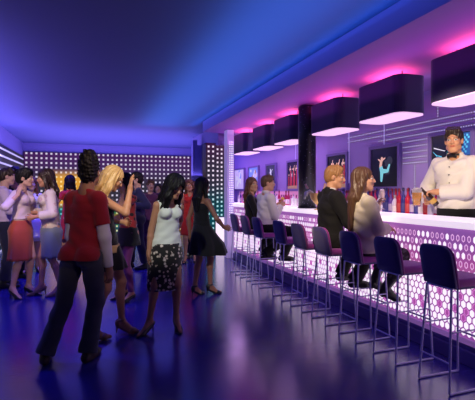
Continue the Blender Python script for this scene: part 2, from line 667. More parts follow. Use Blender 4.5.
    def sleeve(s, sd, t, frac, flare=0.):
        """frac 0..1 upper arm, 1..2 forearm"""
        S0 = s.SL if sd == 'L' else s.SR
        E, Wr = s.E[sd], s.Wr[sd]
        u = s.A['uarm' + sd][0]
        out = []
        if frac <= 1:
            e = S0 + (E - S0) * frac
            n = nrm(E - S0)
            r = u.r1 + (u.r2 - u.r1) * frac + t + flare
            out.append(RC(S0, e + n * .08, u.r1 + t, r, ((e, n),)))
        else:
            out.append(RC(S0, E, u.r1 + t, u.r2 + t + .004))
            e = E + (Wr - E) * (frac - 1)
            n = nrm(Wr - E)
            fa = s.A['farm' + sd]
            r = fa[0].r1 + t
            r2 = max(.03, fa[0].r1 + (fa[1].r2 - fa[0].r1) * (frac - 1)) + t + flare
            out.append(RC(E, e + n * .06, r + .004, r2, ((e, n),)))
        for o_ in out:
            o_.late = True
        return out

    def top(s, name, m, t=.014, hem=-.02, sl=.55, neck='round', k=.022, flare=0., extra=(), wr=.0022, slR=None, clipz=None, seed=0, boxy=0.):
        pr = s.I(['torso', 'bust'], t) + [p.infl(t) for p in s.A['pelvis'][:1]]
        if sl or slR:
            pr += s.I(['yoke'], t)
        elif neck != 'strapless':
            for S0 in (s.SL, s.SR):
                a = s.N - s.up * .075
                pr.append(RC(a + (S0 - a) * .35, a + (S0 - a) * .78 + s.up * .006, .054 + t, .047 + t))
        if hem < -.05:
            pr += [p.infl(t + .012) for p in s.A['pelvis'][1:]]
            pr.append(EC(s.P - V(0, 0, -hem + .05), s.P + s.up * .05, (s.A['pelvis'][0].w1[0] + t + .012, s.A['pelvis'][0].w1[1] + t + .022), (s.A['pelvis'][0].w1[0] + t, s.A['pelvis'][0].w1[1] + t), s.pr, .05))
        if boxy:
            pr.append(EC(s.P, s.Cst, (s.A['pelvis'][0].w1[0] + t, .11 + t), (s.A['torso'][2].w1[0] + t + boxy, s.A['torso'][2].w1[1] + t + boxy * .5), s.cr, .05))
        if neck in ('round', 'collar', 'v'):
            pr += [p.infl(t * .6) for p in s.A['trap']]
        for sd, f in (('L', sl), ('R', sl if slR is None else slR)):
            if f:
                pr += s.sleeve(sd, t, f, flare)
        pr += list(extra)
        subs = []
        if neck in ('v', 'collar'):
            dp = .075 if neck == 'v' else .02
            subs.append(EL(s.N + s.cf * .07 + s.up * .04, (.062, .08, .05 + dp), np.stack([s.cr, s.cf, s.up])))
        elif neck == 'scoop':
            subs.append(EL(s.N + s.cf * .06 + s.up * .02, (.1, .11, .11), np.stack([s.cr, s.cf, s.up])))
            subs.append(EL(s.N - s.cf * .06 + s.up * .03, (.08, .08, .07), np.stack([s.cr, s.cf, s.up])))
        clips = [(s.P + V(0, 0, hem), V(0, 0, -1.))]
        if neck == 'round':
            nn = nrm(s.up + .4 * s.cf)
            clips.append((s.N + s.up * .008, nn))
        if neck == 'strapless':
            clips.append((s.Cst + s.up * .065, s.up))
        return s.cloth(name, m, pr, k, clips, subs, wr=wr, seed=seed)

    def trousers(s, m, t=.014, leg=.01, hemz=.03, top=.1, name='trousers', flare=0.):
        pr = s.I(['pelvis'], t) + [s.A['torso'][0].infl(t - .002)]
        for sd in 'LR':
            th = s.A['thigh' + sd][0]
            K, An = s.K[sd], s.An[sd]
            n = nrm(An - K)
            e = An - n * hemz
            c_ = s.A['shin' + sd][0]
            pr += [RC(c_.a, c_.b, c_.r1 + t, c_.r2 + t), RC(th.a, K, th.r1 + t, th.r2 + t + .006), RC(K, e + n * .06, .058 + t, .05 + t * .5 + leg + flare, ((e, n),))]
        clips = [(s.P + s.up * top, s.up)]
        return s.cloth(name, m, pr, .02, clips, wr=.003, wf=30)

    def skirt(s, name, m, rings, n=96, thick=.006, parent=None):
        """rings: (cx, cy, z, rx, ry, fold amplitude, folds, phase) in body coordinates"""
        bm = bmesh.new()
        R = []
        # resample for smoothness
        fine = []
        for A, B in zip(rings, rings[1:]):
            for q in range(5):
                t = q / 5
                fine.append([a + (b - a) * t for a, b in zip(A, B)])
        fine.append(list(rings[-1]))
        def ring(r, off):
            out = []
            for k in range(n):
                a = 2 * PI * k / n
                w = 1 + r[5] * math.sin(r[6] * a + r[7]) + .4 * r[5] * math.sin(r[6] * 1.7 // 1 * a + 2)
                v = s.pr * (math.cos(a) * (r[3] * w - off)) + s.pf * (math.sin(a) * (r[4] * w - off))
                out.append((V(r[0], r[1], r[2]) + v) * s.S)
            return out
        seq = [ring(r, 0) for r in fine] + [ring(r, thick) for r in fine[::-1]]
        Rv = loft(bm, seq, True, False, False)
        A, B = Rv[-1], Rv[0]
        for k in range(n):
            bm.faces.new((A[k], A[(k + 1) % n], B[(k + 1) % n], B[k]))
        return obj(name, bm, m, parent or s.root, True)

    def belt(s, name, m, z0, z1, t=.02, parent=None):
        pr = s.I(['torso', 'pelvis'], t)
        return s.cloth(name, m, pr, .02, [(s.P + V(0, 0, z1), V(0, 0, 1.)), (s.P + V(0, 0, z0), V(0, 0, -1.))], wr=.001, parent=parent)

    def shoes(s, m, kind='flat', h=None):
        for sd in 'LR':
            heelp, ball, toe, flat, gz = s.toe[sd]
            An = s.An[sd]
            hh = h or min(s.h, .007)
            side = np.cross(flat, V(0, 0, 1))
            if kind == 'flat':
                pr = [RC(heelp - flat * .0, ball, .041, .043), RC(ball, toe + flat * .02, .042, .026), RC(An + V(0, 0, -.02), ball, .043, .036), RC(An + V(0, 0, .01), heelp, .043, .04)]
                zc = min(heelp[2], ball[2], toe[2]) - .026
                clips = [(An + V(0, 0, .03), V(0, 0, 1.)), (V(0, 0, zc), V(0, 0, -1.))]
            elif kind == 'boot':
                K = s.K[sd]
                n = nrm(An - K)
                p0 = K + (An - K) * .25
                pr = [RC(p0, An, .064, .046, ((p0 + n * .03, -n),)), RC(heelp, ball, .038, .038), RC(ball, toe + flat * .03, .037, .018), RC(An, ball, .044, .034), RC(heelp + V(0, 0, .0), heelp + V(0, 0, -.045), .016, .01)]
                clips = []
            elif kind == 'sandal':
                pr = [RC(heelp + V(0, 0, -.018), ball + V(0, 0, -.016), .024, .03), RC(ball + V(0, 0, -.014), toe + V(0, 0, -.008) + flat * .01, .03, .02), RC(ball - side * .02 + flat * .01, ball + side * .02 + flat * .01, .034, .034), RC(An - side * .012, An + side * .012, .036, .036, ((An + V(0, 0, .012), V(0, 0, 1.)), (An - V(0, 0, .012), V(0, 0, -1.)))), RC(heelp, heelp + V(0, 0, .02), .036, .037), RC(heelp - flat * .012, V(heelp[0] - flat[0] * .02, heelp[1] - flat[1] * .02, gz + .006), .014, .007)]
                clips = [(V(0, 0, gz), V(0, 0, -1.)), (An + V(0, 0, .018), V(0, 0, 1.))]
            else:
                pr = [RC(heelp, ball, .037, .043), RC(ball, toe + flat * .035, .044, .018), RC(heelp - flat * .012, V(heelp[0] - flat[0] * .02, heelp[1] - flat[1] * .02, gz + .006), .016, .007)]
                up = nrm(np.cross(np.cross(flat, V(0, 0, 1)), ball - heelp))
                up = up if up[2] > 0 else -up
                clips = [(ball + up * .03, up), (V(0, 0, gz), V(0, 0, -1.))]
            s.cloth('shoe', m, pr, .012, clips, wr=0, h=hh)

    # -------- hair
    def hair(s, m, style='short', length=.3, side=0., vol=0., fall=(), seed=0, back=(0, 0), locks=True, fringe=True, width=1.):
        hp = s.hp
        v = vol
        pr = [EL(hp(0, -.02, .042), (.084 + v, .102 + v, .09 + v), s.HR), EL(hp(0, -.05, -.005), (.076 + v, .068 + v, .08 + v), s.HR)]
        subs = [EL(hp(0, .105, -.03), (.066, .062, .098), s.HR), EL(hp(0, .06, -.11), (.09, .09, .07), s.HR)]
        clips = []
        if style in ('short', 'quiff'):
            subs += [EL(hp(sx * .092, .0, -.02), (.03, .034, .045), s.HR) for sx in (-1, 1)]
            clips = [(hp(0, -.02, -.075), -s.Hu)]
            if fringe:
                pr += [RC(hp(-.045, .05, .093), hp(.035, .058, .095), .024 + v, .026 + v), RC(hp(-.035, .0, .112), hp(.035, .015, .117), .026 + v, .026 + v)]
            amp, fr = .0035, 130
        elif style == 'tall':
            pr += [EL(hp(0, -.03, .085), (.078, .094, .112), s.HR), EL(hp(0, -.045, -.005), (.079, .072, .1), s.HR)]
            subs += [EL(hp(sx * .1, .01, -.03), (.026, .034, .04), s.HR) for sx in (-1, 1)]
            clips = [(hp(0, -.02, -.1), -s.Hu)]
            amp, fr = .0055, 190
        else:
            amp, fr = .004, 110
            d = V(back[0], back[1], 0)
            b0 = hp(0, -.068, .0)
            mid = hp(0, -.08, -.06) * .5 + (s.N - s.cf * .075 + s.up * .0) * .5
            b1 = s.N - s.cf * (.098) + V(0, 0, -.02) + d * .5
            end = b1 + V(0, 0, -length) + d
            w = width
            if style == 'bob':
                end = hp(0, -.07, -.12)
                pr += [EC(b0, end, (.082, .06), (.07, .045), s.Hr, .03)]
            else:
                pr += [EC(b0, mid, (.083 * w, .062), (.085 * w, .05), s.Hr, .03), EC(mid, b1, (.085 * w, .05), (.085 * w, .036), s.cr, .03), EC(b1, end, (.085 * w, .036), (.05 * w, .018), s.cr, .05)]
            if locks:
                for sx in (-1, 1):
                    a = hp(sx * .07, .02, .035)
                    b = hp(sx * .082, -.005, -.07)
                    c = s.N + s.cr * sx * .1 + s.cf * .015 + V(0, 0, -.03)
                    e = c + V(0, 0, -length * .65) + s.cf * .055
                    pr += [RC(a, b, .026, .03), RC(b, c, .03, .032)]
                    if style == 'long':
                        pr += [RC(c, c + (e - c) * .4, .032, .03), RC(c + (e - c) * .4, e, .03, .012)]
            for a, b, r1, r2 in fall:
                pr.append(RC(a, b, r1, r2))
        def noise(P):
            q = (P - s.Hc) @ s.HR.T
            an = np.arctan2(q[:, 0], -q[:, 1])
            if style == 'tall':
                rg = np.random.RandomState(5)
                v_ = 0
                for _ in range(9):
                    w_ = rg.normal(size=3)
                    v_ = v_ + np.sin(q @ (w_ / np.linalg.norm(w_) * fr * rg.uniform(.5, 1.3)) + rg.uniform(0, 6))
                return amp * .33 * v_
            return amp * np.sin(an * 17 + 3 * np.sin(q[:, 2] * 14 + seed) + seed) + amp * .6 * np.sin(an * 39 + q[:, 2] * 25 + seed)
        return blob('hair', pr, min(s.h, .0075), m, s.root, s.S, None, k=.018, clips=clips, subs=subs, noise=noise)

# ------------------------------------------------------------------ the room
XL, XR, YB, ZC, ZS = -2.03, 4.2, 15.2, 3.07, 2.84
M = {}
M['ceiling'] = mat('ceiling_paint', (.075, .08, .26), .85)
M['soffit'] = mat('soffit_paint', (.26, .14, .5), .7)
M['wallpaint'] = mat('wall_paint', (.5, .46, .62), .7)
M['barwall'] = mat('bar_wall_paint', (.4, .3, .68), .55)
M['purple'] = mat('purple_paint', (.2, .16, .42), .6)

# floor: dark blue polished resin with a fine weave
fm = mat('floor_resin', (.026, .017, .27), .3, spec=.9)
nt = fm.node_tree
h = NT(fm)
tc = nd(nt, 'ShaderNodeTexCoord')
n1 = nd(nt, 'ShaderNodeTexNoise')
n1.inputs['Scale'].default_value = 60
n1.inputs['Detail'].default_value = 4
nt.links.new(tc.outputs['Object'], n1.inputs['Vector'])
n2 = nd(nt, 'ShaderNodeTexNoise')
n2.inputs['Scale'].default_value = 2.2
n2.inputs['Detail'].default_value = 3
nt.links.new(tc.outputs['Object'], n2.inputs['Vector'])
bsdf = nt.nodes['Principled BSDF']
bp = nd(nt, 'ShaderNodeBump')
bp.inputs['Strength'].default_value = .25
bp.inputs['Distance'].default_value = .004
nt.links.new(n1.outputs['Fac'], bp.inputs['Height'])
nt.links.new(bp.outputs['Normal'], bsdf.inputs['Normal'])
rr = h.m('MULTIPLY_ADD', n2.outputs['Fac'], .04, .15)
bsdf.inputs['IOR'].default_value = 1.7
nt.links.new(rr, bsdf.inputs['Roughness'])
M['floor'] = fm

def slab(name, x0, y0, z0, x1, y1, z1, m):
    bm = bmesh.new()
    box(bm, x0, y0, z0, x1, y1, z1)
    return struct(obj(name, bm, m))
slab('floor', XL - .1, -2, -.1, XR + .1, YB + .1, 0, M['floor'])
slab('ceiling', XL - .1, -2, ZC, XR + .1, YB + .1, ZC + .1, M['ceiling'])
slab('wall_front', XL - .1, -2.1, 0, XR + .1, -2, ZC, M['wallpaint'])
slab('wall_right', XR, -2, 0, XR + .1, YB, ZC, M['barwall'])
slab('wall_back', XL - .1, YB, 0, XR + .1, YB + .1, ZC, M['purple'])
slab('wall_left', XL - .1, -2, 0, XL, YB, ZC, M['purple'])
# dropped soffit over the bar, its fascia is the face at x = 2.48
bm = bmesh.new()
loft(bm, [[(2.48, yy, ZS), (XR - .002, yy, ZS - .06), (XR - .002, yy, ZC - .002), (2.48, yy, ZC - .002)] for yy in (-2, 9.3)])
struct(obj('trim_1', bm, M['soffit']))
# end wall of the bar niche
slab('wall_niche', 2.94, 9.6, 0, 3.1, 12.2, ZC - .002, M['purple'])
slab('wall_end', 3.102, 12.0, 0, XR - .002, 12.2, ZC - .002, M['barwall'])
slab('trim_3', 3.102, 9.302, ZS - .04, XR - .002, 11.998, ZC - .002, M['soffit'])

# striped blind-like cladding on the left wall
sm = mat('black_cladding', (.01, .01, .012), .4)
nt = sm.node_tree
h = NT(sm)
tc = nd(nt, 'ShaderNodeTexCoord')
x, y, z = h.sep(tc.outputs['Object'])
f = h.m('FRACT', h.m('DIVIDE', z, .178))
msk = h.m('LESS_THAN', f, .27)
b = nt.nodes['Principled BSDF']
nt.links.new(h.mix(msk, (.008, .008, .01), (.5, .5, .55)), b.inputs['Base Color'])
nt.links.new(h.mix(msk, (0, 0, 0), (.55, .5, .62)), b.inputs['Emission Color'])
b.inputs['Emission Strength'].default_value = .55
slab('trim_2', XL + .001, 3, .0, XL + .03, YB - .04, 2.62, sm)

# ---- LED screens
def led_mat(name, pitch, wall=False, size=.2, zo=0.):
    m = mat(name, (.006, .006, .008), .5, spec=.15)
    nt = m.node_tree
    h = NT(m)
    tc = nd(nt, 'ShaderNodeTexCoord')
    x, y, z = h.sep(tc.outputs['Object'])
    def dot(v, p):
        return h.m('LESS_THAN', h.m('ABSOLUTE', h.m('SUBTRACT', h.m('FRACT', h.m('DIVIDE', v, p)), .5)), size)
    d = h.m('MULTIPLY', dot(x, pitch), dot(z, pitch * 1.03))
    t = h.ss(z, .85, 1.1)                       # 0 in the teal lower field
    up = h.ss(z, 1.5, 2.7)
    bg = h.mix(up, (.032, .028, .042), (.055, .01, .085))
    lo = (.0, .085, .095)
    if wall:
        xm = h.m('MULTIPLY', h.ss(x, 2.3, 2.6), 1.)
        n = nd(nt, 'ShaderNodeTexNoise')
        n.inputs['Scale'].default_value = 2.2
        nt.links.new(tc.outputs['Object'], n.inputs['Vector'])
        cr = nd(nt, 'ShaderNodeValToRGB')
        e = cr.color_ramp.elements
        e[0].position, e[0].color = .35, (.0, .05, .12, 1)
        e[1].position, e[1].color = .7, (.2, .04, .0, 1)
        e2 = cr.color_ramp.elements.new(.48)
        e2.color = (.02, .14, .05, 1)
        e3 = cr.color_ramp.elements.new(.58)
        e3.color = (.25, .17, .02, 1)
        nt.links.new(n.outputs['Fac'], cr.inputs[0])
        low = h.mix(xm, (.0, .095, .1), cr.outputs['Color'])
        bg = h.mix(h.m('SUBTRACT', 1., t), bg, low)
        # amber block
        ya = h.m('MULTIPLY', h.m('MULTIPLY', h.ss(x, .62, .82), h.m('SUBTRACT', 1., h.ss(x, 2.3, 2.75))),
                 h.m('MULTIPLY', t, h.m('SUBTRACT', 1., h.ss(z, 1.85, 2.25))))
        bg = h.mix(ya, bg, (.72, .33, .03))
        don = h.mix(ya, (.62, .55, .72), (1., .72, .3))
        don = h.mix(h.m('SUBTRACT', 1., t), don, h.mix(xm, (.14, .48, .5), (.6, .6, .3)))
        # warmer spill of the picture to the right
    else:
        z = h.m('ADD', z, zo)
        g = h.ss(z, 1.05, 1.75)
        up = h.ss(z, 1.9, 2.7)
        bg = h.mix(g, (.0, .055, .07), (.03, .025, .045))
        don = h.mix(g, (.4, .74, .8), (.85, .72, .88))
        bg = h.mix(up, bg, (.05, .008, .05))
    col = h.mix(d, bg, don)
    b = nt.nodes['Principled BSDF']
    nt.links.new(col, b.inputs['Emission Color'])
    b.inputs['Emission Strength'].default_value = 1.0
    return m
def panel(name, label, x0, x1, y0, y1, z0, z1, m, kind_cat='led screen', group=None):
    o = thing(name, label, kind_cat, (x0, y0, z0), 0, group)
    bm = bmesh.new()
    box(bm, 0, 0, 0, x1 - x0, y1 - y0, z1 - z0)
    obj('screen', bm, m, o)
    bm = bmesh.new()
    t = .012
    box(bm, -t, 0.004, -.0, 0, y1 - y0, z1 - z0 + t)
    box(bm, x1 - x0, 0.004, -.0, x1 - x0 + t, y1 - y0, z1 - z0 + t)
    box(bm, -t, 0.004, z1 - z0, x1 - x0 + t, y1 - y0, z1 - z0 + t)
    obj('frame', bm, M['black'], o)
    return o
M['black'] = mat('black_metal', (.012, .012, .016), .4)
panel('led_wall', 'huge dotted screen covering the back wall, amber and teal behind the dancers', XL + .04, 4.1, YB - .06, YB - .002, .02, 2.76, led_mat('led_wall_dots', .15, True))
panel('led_panel', 'narrow dotted screen, taller and left of the two by the bar end', 2.56, 2.775, 9.28, 9.58, 0, 2.575, led_mat('led_dots_narrow', .108, size=.2))
panel('led_panel', 'wider dotted screen right of the narrow one, above the glowing white block', 2.81, 3.1, 9.38, 9.58, .86, 2.54, led_mat('led_dots_wide', .1, size=.21, zo=.86))
# glowing white block under the wide screen
wb = mat('lit_white_acrylic', (.8, .7, .8), .3, emit=(1, .82, .97), es=.95)
bm = bmesh.new()
box(bm, 2.79, 9.25, 0, 3.35, 9.55, .84, bevel=.01)
tag(obj('light_block', bm, wb), 'glowing white block below the dotted screen at the bar end', 'light')
# two-step dark blue pillar in front of the back wall
bm = bmesh.new()
box(bm, 2.66, 11, 0, 2.78, 11.2, 2.86)
box(bm, 2.78, 11, 0, 2.9, 11.25, 2.72)
tag(obj('pillar', bm, mat('navy_paint', (.2, .17, .5), .5)), 'dark blue stepped pillar in front of the dotted back wall', 'pillar')

# ---- lavender portal post closing the bar at its far end, with rows of pin lights
t = thing('portal_post', 'lavender post with rows of pin lights at the far bar end', 'post', (2.86, 8.66, 0))
bm = bmesh.new()
box(bm, 0, 0, 0, .16, .22, ZS - .022, bevel=.008)
obj('post', bm, mat('lavender_lacquer', (.55, .47, .75), .4, emit=(.55, .4, .85), es=.28), t)
bm = bmesh.new()
for i in range(3):
    for k in range(34):
        cx, cz = .06 + i * .035, .9 + k * .05
        r = bmesh.ops.create_cube(bm, size=.014)
        for v in r['verts']:
            v.co += Vector((cx, -.002, cz))
obj('pin_lights', bm, mat('pin_light', (.8, .8, .9), .3, emit=(.95, .88, 1), es=1.3), t)

# ------------------------------------------------------------------ the bar
XB = 3.0
YB0, YB1 = .9, 8.6
def bar():
    t = thing('bar_counter', 'long bar counter with a glowing pink front of white hexagons', 'bar counter', (XB, YB0, 0))
    L = YB1 - YB0
    bm = bmesh.new()
    box(bm, 0.02, 0, .1, .58, L, 1.137)
    obj('body', bm, mat('bar_body', (.12, .06, .16), .5), t)
    # backlit front panel
    pm = mat('backlit_pink_panel', (.4, .15, .4), .3)
    nt = pm.node_tree
    h = NT(pm)
    tc = nd(nt, 'ShaderNodeTexCoord')
    x, y, z = h.sep(tc.outputs['Object'])
    cr = nd(nt, 'ShaderNodeValToRGB')
    e = cr.color_ramp.elements
    e[0].position, e[0].color = 0., (.36, .1, .42, 1)
    e[1].position, e[1].color = 1., (.26, .1, .42, 1)
    for p, c in ((.2, (.42, .1, .42)), (.45, (.5, .14, .46)), (.66, (.56, .13, .4)), (.72, (.5, .1, .38)), (.82, (.4, .12, .44))):
        q = cr.color_ramp.elements.new(p)
        q.color = (*c, 1)
    n = nd(nt, 'ShaderNodeTexNoise')
    n.inputs['Scale'].default_value = 1.7
    nt.links.new(tc.outputs['Object'], n.inputs['Vector'])
    f = h.m('ADD', h.m('DIVIDE', h.m('SUBTRACT', z, .2), .94), h.m('MULTIPLY_ADD', n.outputs['Fac'], .2, -.1))
    nt.links.new(f, cr.inputs[0])
    nt.links.new(cr.outputs['Color'], nt.nodes['Principled BSDF'].inputs['Emission Color'])
    nt.nodes['Principled BSDF'].inputs['Emission Strength'].default_value = .62
    wm = mat('backlit_white', (.8, .75, .8), .3, emit=(1, .9, 1), es=1.0)
    om = mat('backlit_rose_line', (.7, .5, .7), .3, emit=(.95, .55, .85), es=.85)
    dm = mat('backlit_magenta', (.4, .1, .4), .3, emit=(.5, .1, .42), es=.7)
    bm = bmesh.new()
    box(bm, 0, 0, .215, .02, L, 1.137)
    rng = random.Random(3)
    def hexa(y, z, w, hh, mi, x):
        p = [(0, hh), (w, hh * .48), (w, -hh * .48), (0, -hh), (-w, -hh * .48), (-w, hh * .48)]
        return [(x, y + a, z + b) for a, b in p]
    def face(pts, mi):
        fc = bm.faces.new([bm.verts.new(p) for p in pts])
        fc.material_index = mi
    def ringf(y, z, w, hh, mi, q=.62):
        A = [bm.verts.new(p) for p in hexa(y, z, w, hh, mi, -.0015)]
        B = [bm.verts.new(p) for p in hexa(y, z, w * q, hh * (q + .1), mi, -.0015)]
        for k in range(6):
            bm.faces.new((A[k], A[(k + 1) % 6], B[(k + 1) % 6], B[k])).material_index = mi
    # lower half: a dense honeycomb; upper half: spaced small cells, lit or only outlined
    rows = []
    z = .262
    for r in range(8):
        rows.append((z, .0565, .0218, .0325, 'dense'))
        z += .0585
    z += .028
    up = [('half', .5), ('out', .25), ('fill', .7), ('fill', .8), ('out', .3)]
    for kind, pf in up:
        rows.append((z, .0565, .0165, .031, pf))
        z += .0735
    for r, (z, pitch, w, hh, pf) in enumerate(rows):
        y = .03 + (pitch / 2 if r % 2 else 0)
        while y < L - .03:
            if pf == 'dense':
                v = .5 + .5 * math.sin(y * 2.3 + r * 1.1) * math.cos(y * .9 - r * .7)
                q = rng.random()
                if r < 4 and v > .84 and q < .6 or q < .07:
                    face(hexa(y, z, w, hh, 2, -.0015), 3)
                    ringf(y, z, w, hh, 2, .84)
                else:
                    face(hexa(y, z, w, hh, 1, -.0015), 1)
            elif rng.random() < pf:
                face(hexa(y, z, w, hh, 1, -.0015), 1)
            else:
                ringf(y, z, w, hh, 2)
            y += pitch
    me = bpy.data.meshes.new('front_panel')
    bm.to_mesh(me)
    bm.free()
    o = link('front_panel', me, [pm, wm, om, dm], t)
    # panels' faces must look out of the bar
    bm = bmesh.new()
    box(bm, -.012, 0, .165, .02, L, .215, bevel=.004)
    obj('lower_rail', bm, mat('lilac_rail', (.45, .28, .6), .35, emit=(.35, .15, .5), es=.35), t)
    bm = bmesh.new()
    box(bm, -.03, 0, 0, .5, L, .12, bevel=.004)
    box(bm, .0, 0, .12, .5, L, .165)
    obj('plinth', bm, mat('navy_plinth', (.13, .1, .42), .35), t)
    bm = bmesh.new()
    box(bm, -.035, 0, 1.137, .6, L, 1.194, bevel=.006)
    obj('worktop', bm, mat('lit_white_top', (.85, .75, .85), .25, emit=(1, .85, .97), es=.8), t)
bar()

# ---- back shelf under the bottles: a lit white cabinet
t = thing('back_bar', 'white lit back counter along the bar wall carrying the bottles', 'counter', (3.92, .9, 0))
bm = bmesh.new()
box(bm, .03, 0, 0, .275, 10.6, 1.1)
obj('cabinet', bm, mat('purple_cabinet', (.25, .15, .35), .5), t)
bm = bmesh.new()
box(bm, 0, 0, 1.1, .275, 10.6, 1.14)
obj('shelf', bm, mat('lit_shelf', (.85, .75, .85), .3, emit=(1, .82, .97), es=1.3), t)
bm = bmesh.new()
box(bm, .255, 0, 1.14, .275, 10.6, 1.33)
obj('light_strip', bm, mat('lit_strip', (.85, .75, .85), .3, emit=(1, .72, .95), es=.9), t)

bm = bmesh.new()
box(bm, .262, 5.4, 1.332, .275, 10.6, 1.465)
obj('rose_backsplash', bm, mat('lit_rose_glass', (.5, .25, .4), .3, emit=(.75, .25, .55), es=.5, vary=.4), t)

# ---- pendant box lamps
def lamp():
    t = thing('pendant_lamp', '', 'lamp', (0, 0, 0), 0, 'box lamps over the bar')
    bx, by, r = .4, .775, .11
    z0, z1 = 2.315, 2.725
    o1 = rrect(0, 0, bx, by, r)
    i1 = rrect(.012, .012, bx - .012, by - .012, r - .012)
    bm = bmesh.new()
    seq = [[(x, y, z0) for x, y in i1], [(x, y, z0) for x, y in o1], [(x, y, z1) for x, y in o1], [(x, y, z1) for x, y in i1], [(x, y, z0) for x, y in i1]]
    loft(bm, seq, True, False, False)
    bmesh.ops.remove_doubles(bm, verts=bm.verts, dist=1e-5)
    obj('shade', bm, mat('dark_purple_shade', (.03, .022, .09), .8, sheen=.2, bump=.2, bscale=500), t)
    bm = bmesh.new()
    loft(bm, [[(x, y, z0 - .012) for x, y in rrect(.004, .004, bx - .004, by - .004, r)], [(x, y, z0 + .01) for x, y in rrect(.012, .012, bx - .012, by - .012, r - .012)]])
    obj('diffuser', bm, mat('lit_pink_diffuser', (.8, .6, .8), .4, emit=(.85, .5, .8), es=.95), t)
    bm = bmesh.new()
    for yy in (.18, by - .18):
        tube(bm, [(bx / 2, yy, z0 + .1), (bx / 2, yy, ZS - .03)], .006)
    tube(bm, [(.012, by / 2, z1 - .08), (bx - .012, by / 2, z1 - .08)], .006)
    tube(bm, [(bx / 2, .012, z0 + .1), (bx / 2, by - .012, z0 + .1)], .006)
    obj('hanger', bm, M['black'], t)
    bm = bmesh.new()
    box(bm, .1, .08, z1 - .12, bx - .1, by - .08, z1 - .08, bevel=.004)
    obj('bulb_tray', bm, mat('pink_tube', (.6, .2, .3), .4, emit=(1, .1, .25), es=1.5), t)
    return t
lamps_y = [2.45, 3.6, 4.76, 6.09, 7.12, 8.28]
lab = ['nearest black box lamp over the bar, cut off by the right edge', 'second nearest black box lamp, above the dark picture of a dancer',
       'box lamp just right of the black sparkling column', 'box lamp just left of the black sparkling column',
       'second farthest box lamp in the row over the bar', 'farthest box lamp, beside the lavender pin light post']
L0 = lamp()
for i, yy in enumerate(lamps_y):
    o = L0 if i == 0 else dup(L0, (0, 0, 0))
    o.location = (3.12, yy, 0)
    o['label'] = lab[i]

# ---- black sparkling column on the counter
cm = mat('black_glitter', (.006, .006, .012), .3)
nt = cm.node_tree
h = NT(cm)
tc = nd(nt, 'ShaderNodeTexCoord')
v = nd(nt, 'ShaderNodeTexVoronoi')
v.inputs['Scale'].default_value = 42
nt.links.new(tc.outputs['Object'], v.inputs['Vector'])
w = nd(nt, 'ShaderNodeTexWhiteNoise')
nt.links.new(v.outputs['Position'], w.inputs['Vector'])
dd = h.m('MULTIPLY', h.m('LESS_THAN', v.outputs['Distance'], .22), h.m('GREATER_THAN', w.outputs['Value'], .8))
nt.links.new(h.mix(dd, (.006, .006, .014), (.4, .32, .6)), nt.nodes['Principled BSDF'].inputs['Base Color'])
nt.links.new(h.mix(dd, (.35, .35, .35), (.15, .15, .15)), nt.nodes['Principled BSDF'].inputs['Roughness'])
t = thing('column', 'round black sparkling column standing on the bar between two lamps', 'column', (3.24, 5.8, 1.194))
bm = bmesh.new()
lathe(bm, [(0, .02), (.138, .02), (.138, 1.575), (.13, 1.6), (0, 1.6)], 40)
obj('shaft', bm, cm, t, True)
bm = bmesh.new()
lathe(bm, [(0, 0), (.148, 0), (.148, .015), (.138, .022), (0, .022)], 40)
obj('base_ring', bm, M['black'], t, False)

# ---- dotted pin light rows and glass seams on the bar wall
plm = mat('wall_pin_light', (.32, .28, .45), .4)
nt = plm.node_tree
h = NT(plm)
tc = nd(nt, 'ShaderNodeTexCoord')
x, y, z = h.sep(tc.outputs['Object'])
fr = lambda v: h.m('LESS_THAN', h.m('ABSOLUTE', h.m('SUBTRACT', h.m('FRACT', h.m('DIVIDE', v, .036)), .5)), .2)
vert = h.m('LESS_THAN', h.m('ABSOLUTE', y), .0125)   # upright rows are only .02 wide
on = h.m('MULTIPLY', fr(y), fr(z))
b_ = nt.nodes['Principled BSDF']
nt.links.new(h.mix(on, (0, 0, 0), (.62, .6, 1.)), b_.inputs['Emission Color'])
b_.inputs['Emission Strength'].default_value = .9
def dots(label, y0, z0, ly, lz):
    o = None
    bm = bmesh.new()
    box(bm, -.0018, 0, 0, 0, ly, lz)
    o = obj('pin_light_row', bm, plm)
    o.location = (XR, y0, z0)
    return tag(o, label, 'light', 'pin light rows on the bar wall')
ords = ['topmost', 'second', 'third', 'fourth', 'fifth', 'sixth', 'seventh', 'eighth']
for k in range(8):
    dots(ords[k] + ' from the top of the level pin light rows behind the bartender', 3.3, 2.36 - k * .075, (2.8 if k < 2 else 2.1 - k * .05), .036)
dots('upright row of pin lights between the two nearest large pictures', 4.52, 1.5, .036, .33)
dots('upright row of pin lights above the bartender under the lamps', 4.12, 2.4, .036, .4)
sem = mat('glass_seam', (.6, .55, .85), .3, emit=(.5, .42, .85), es=.35)
for i, (y0, lb) in enumerate(((5.15, 'thin upright light seam on the wall beside the dark dancer picture'), (6.05, 'thin upright light seam on the wall behind the suited man'), (8.0, 'thin upright light seam on the wall left of the black column'))):
    bm = bmesh.new()
    box(bm, XR - .012, y0, 1.6, XR - .001, y0 + .012, 2.5)
    tag(obj('wall_seam', bm, sem), lb, 'trim')

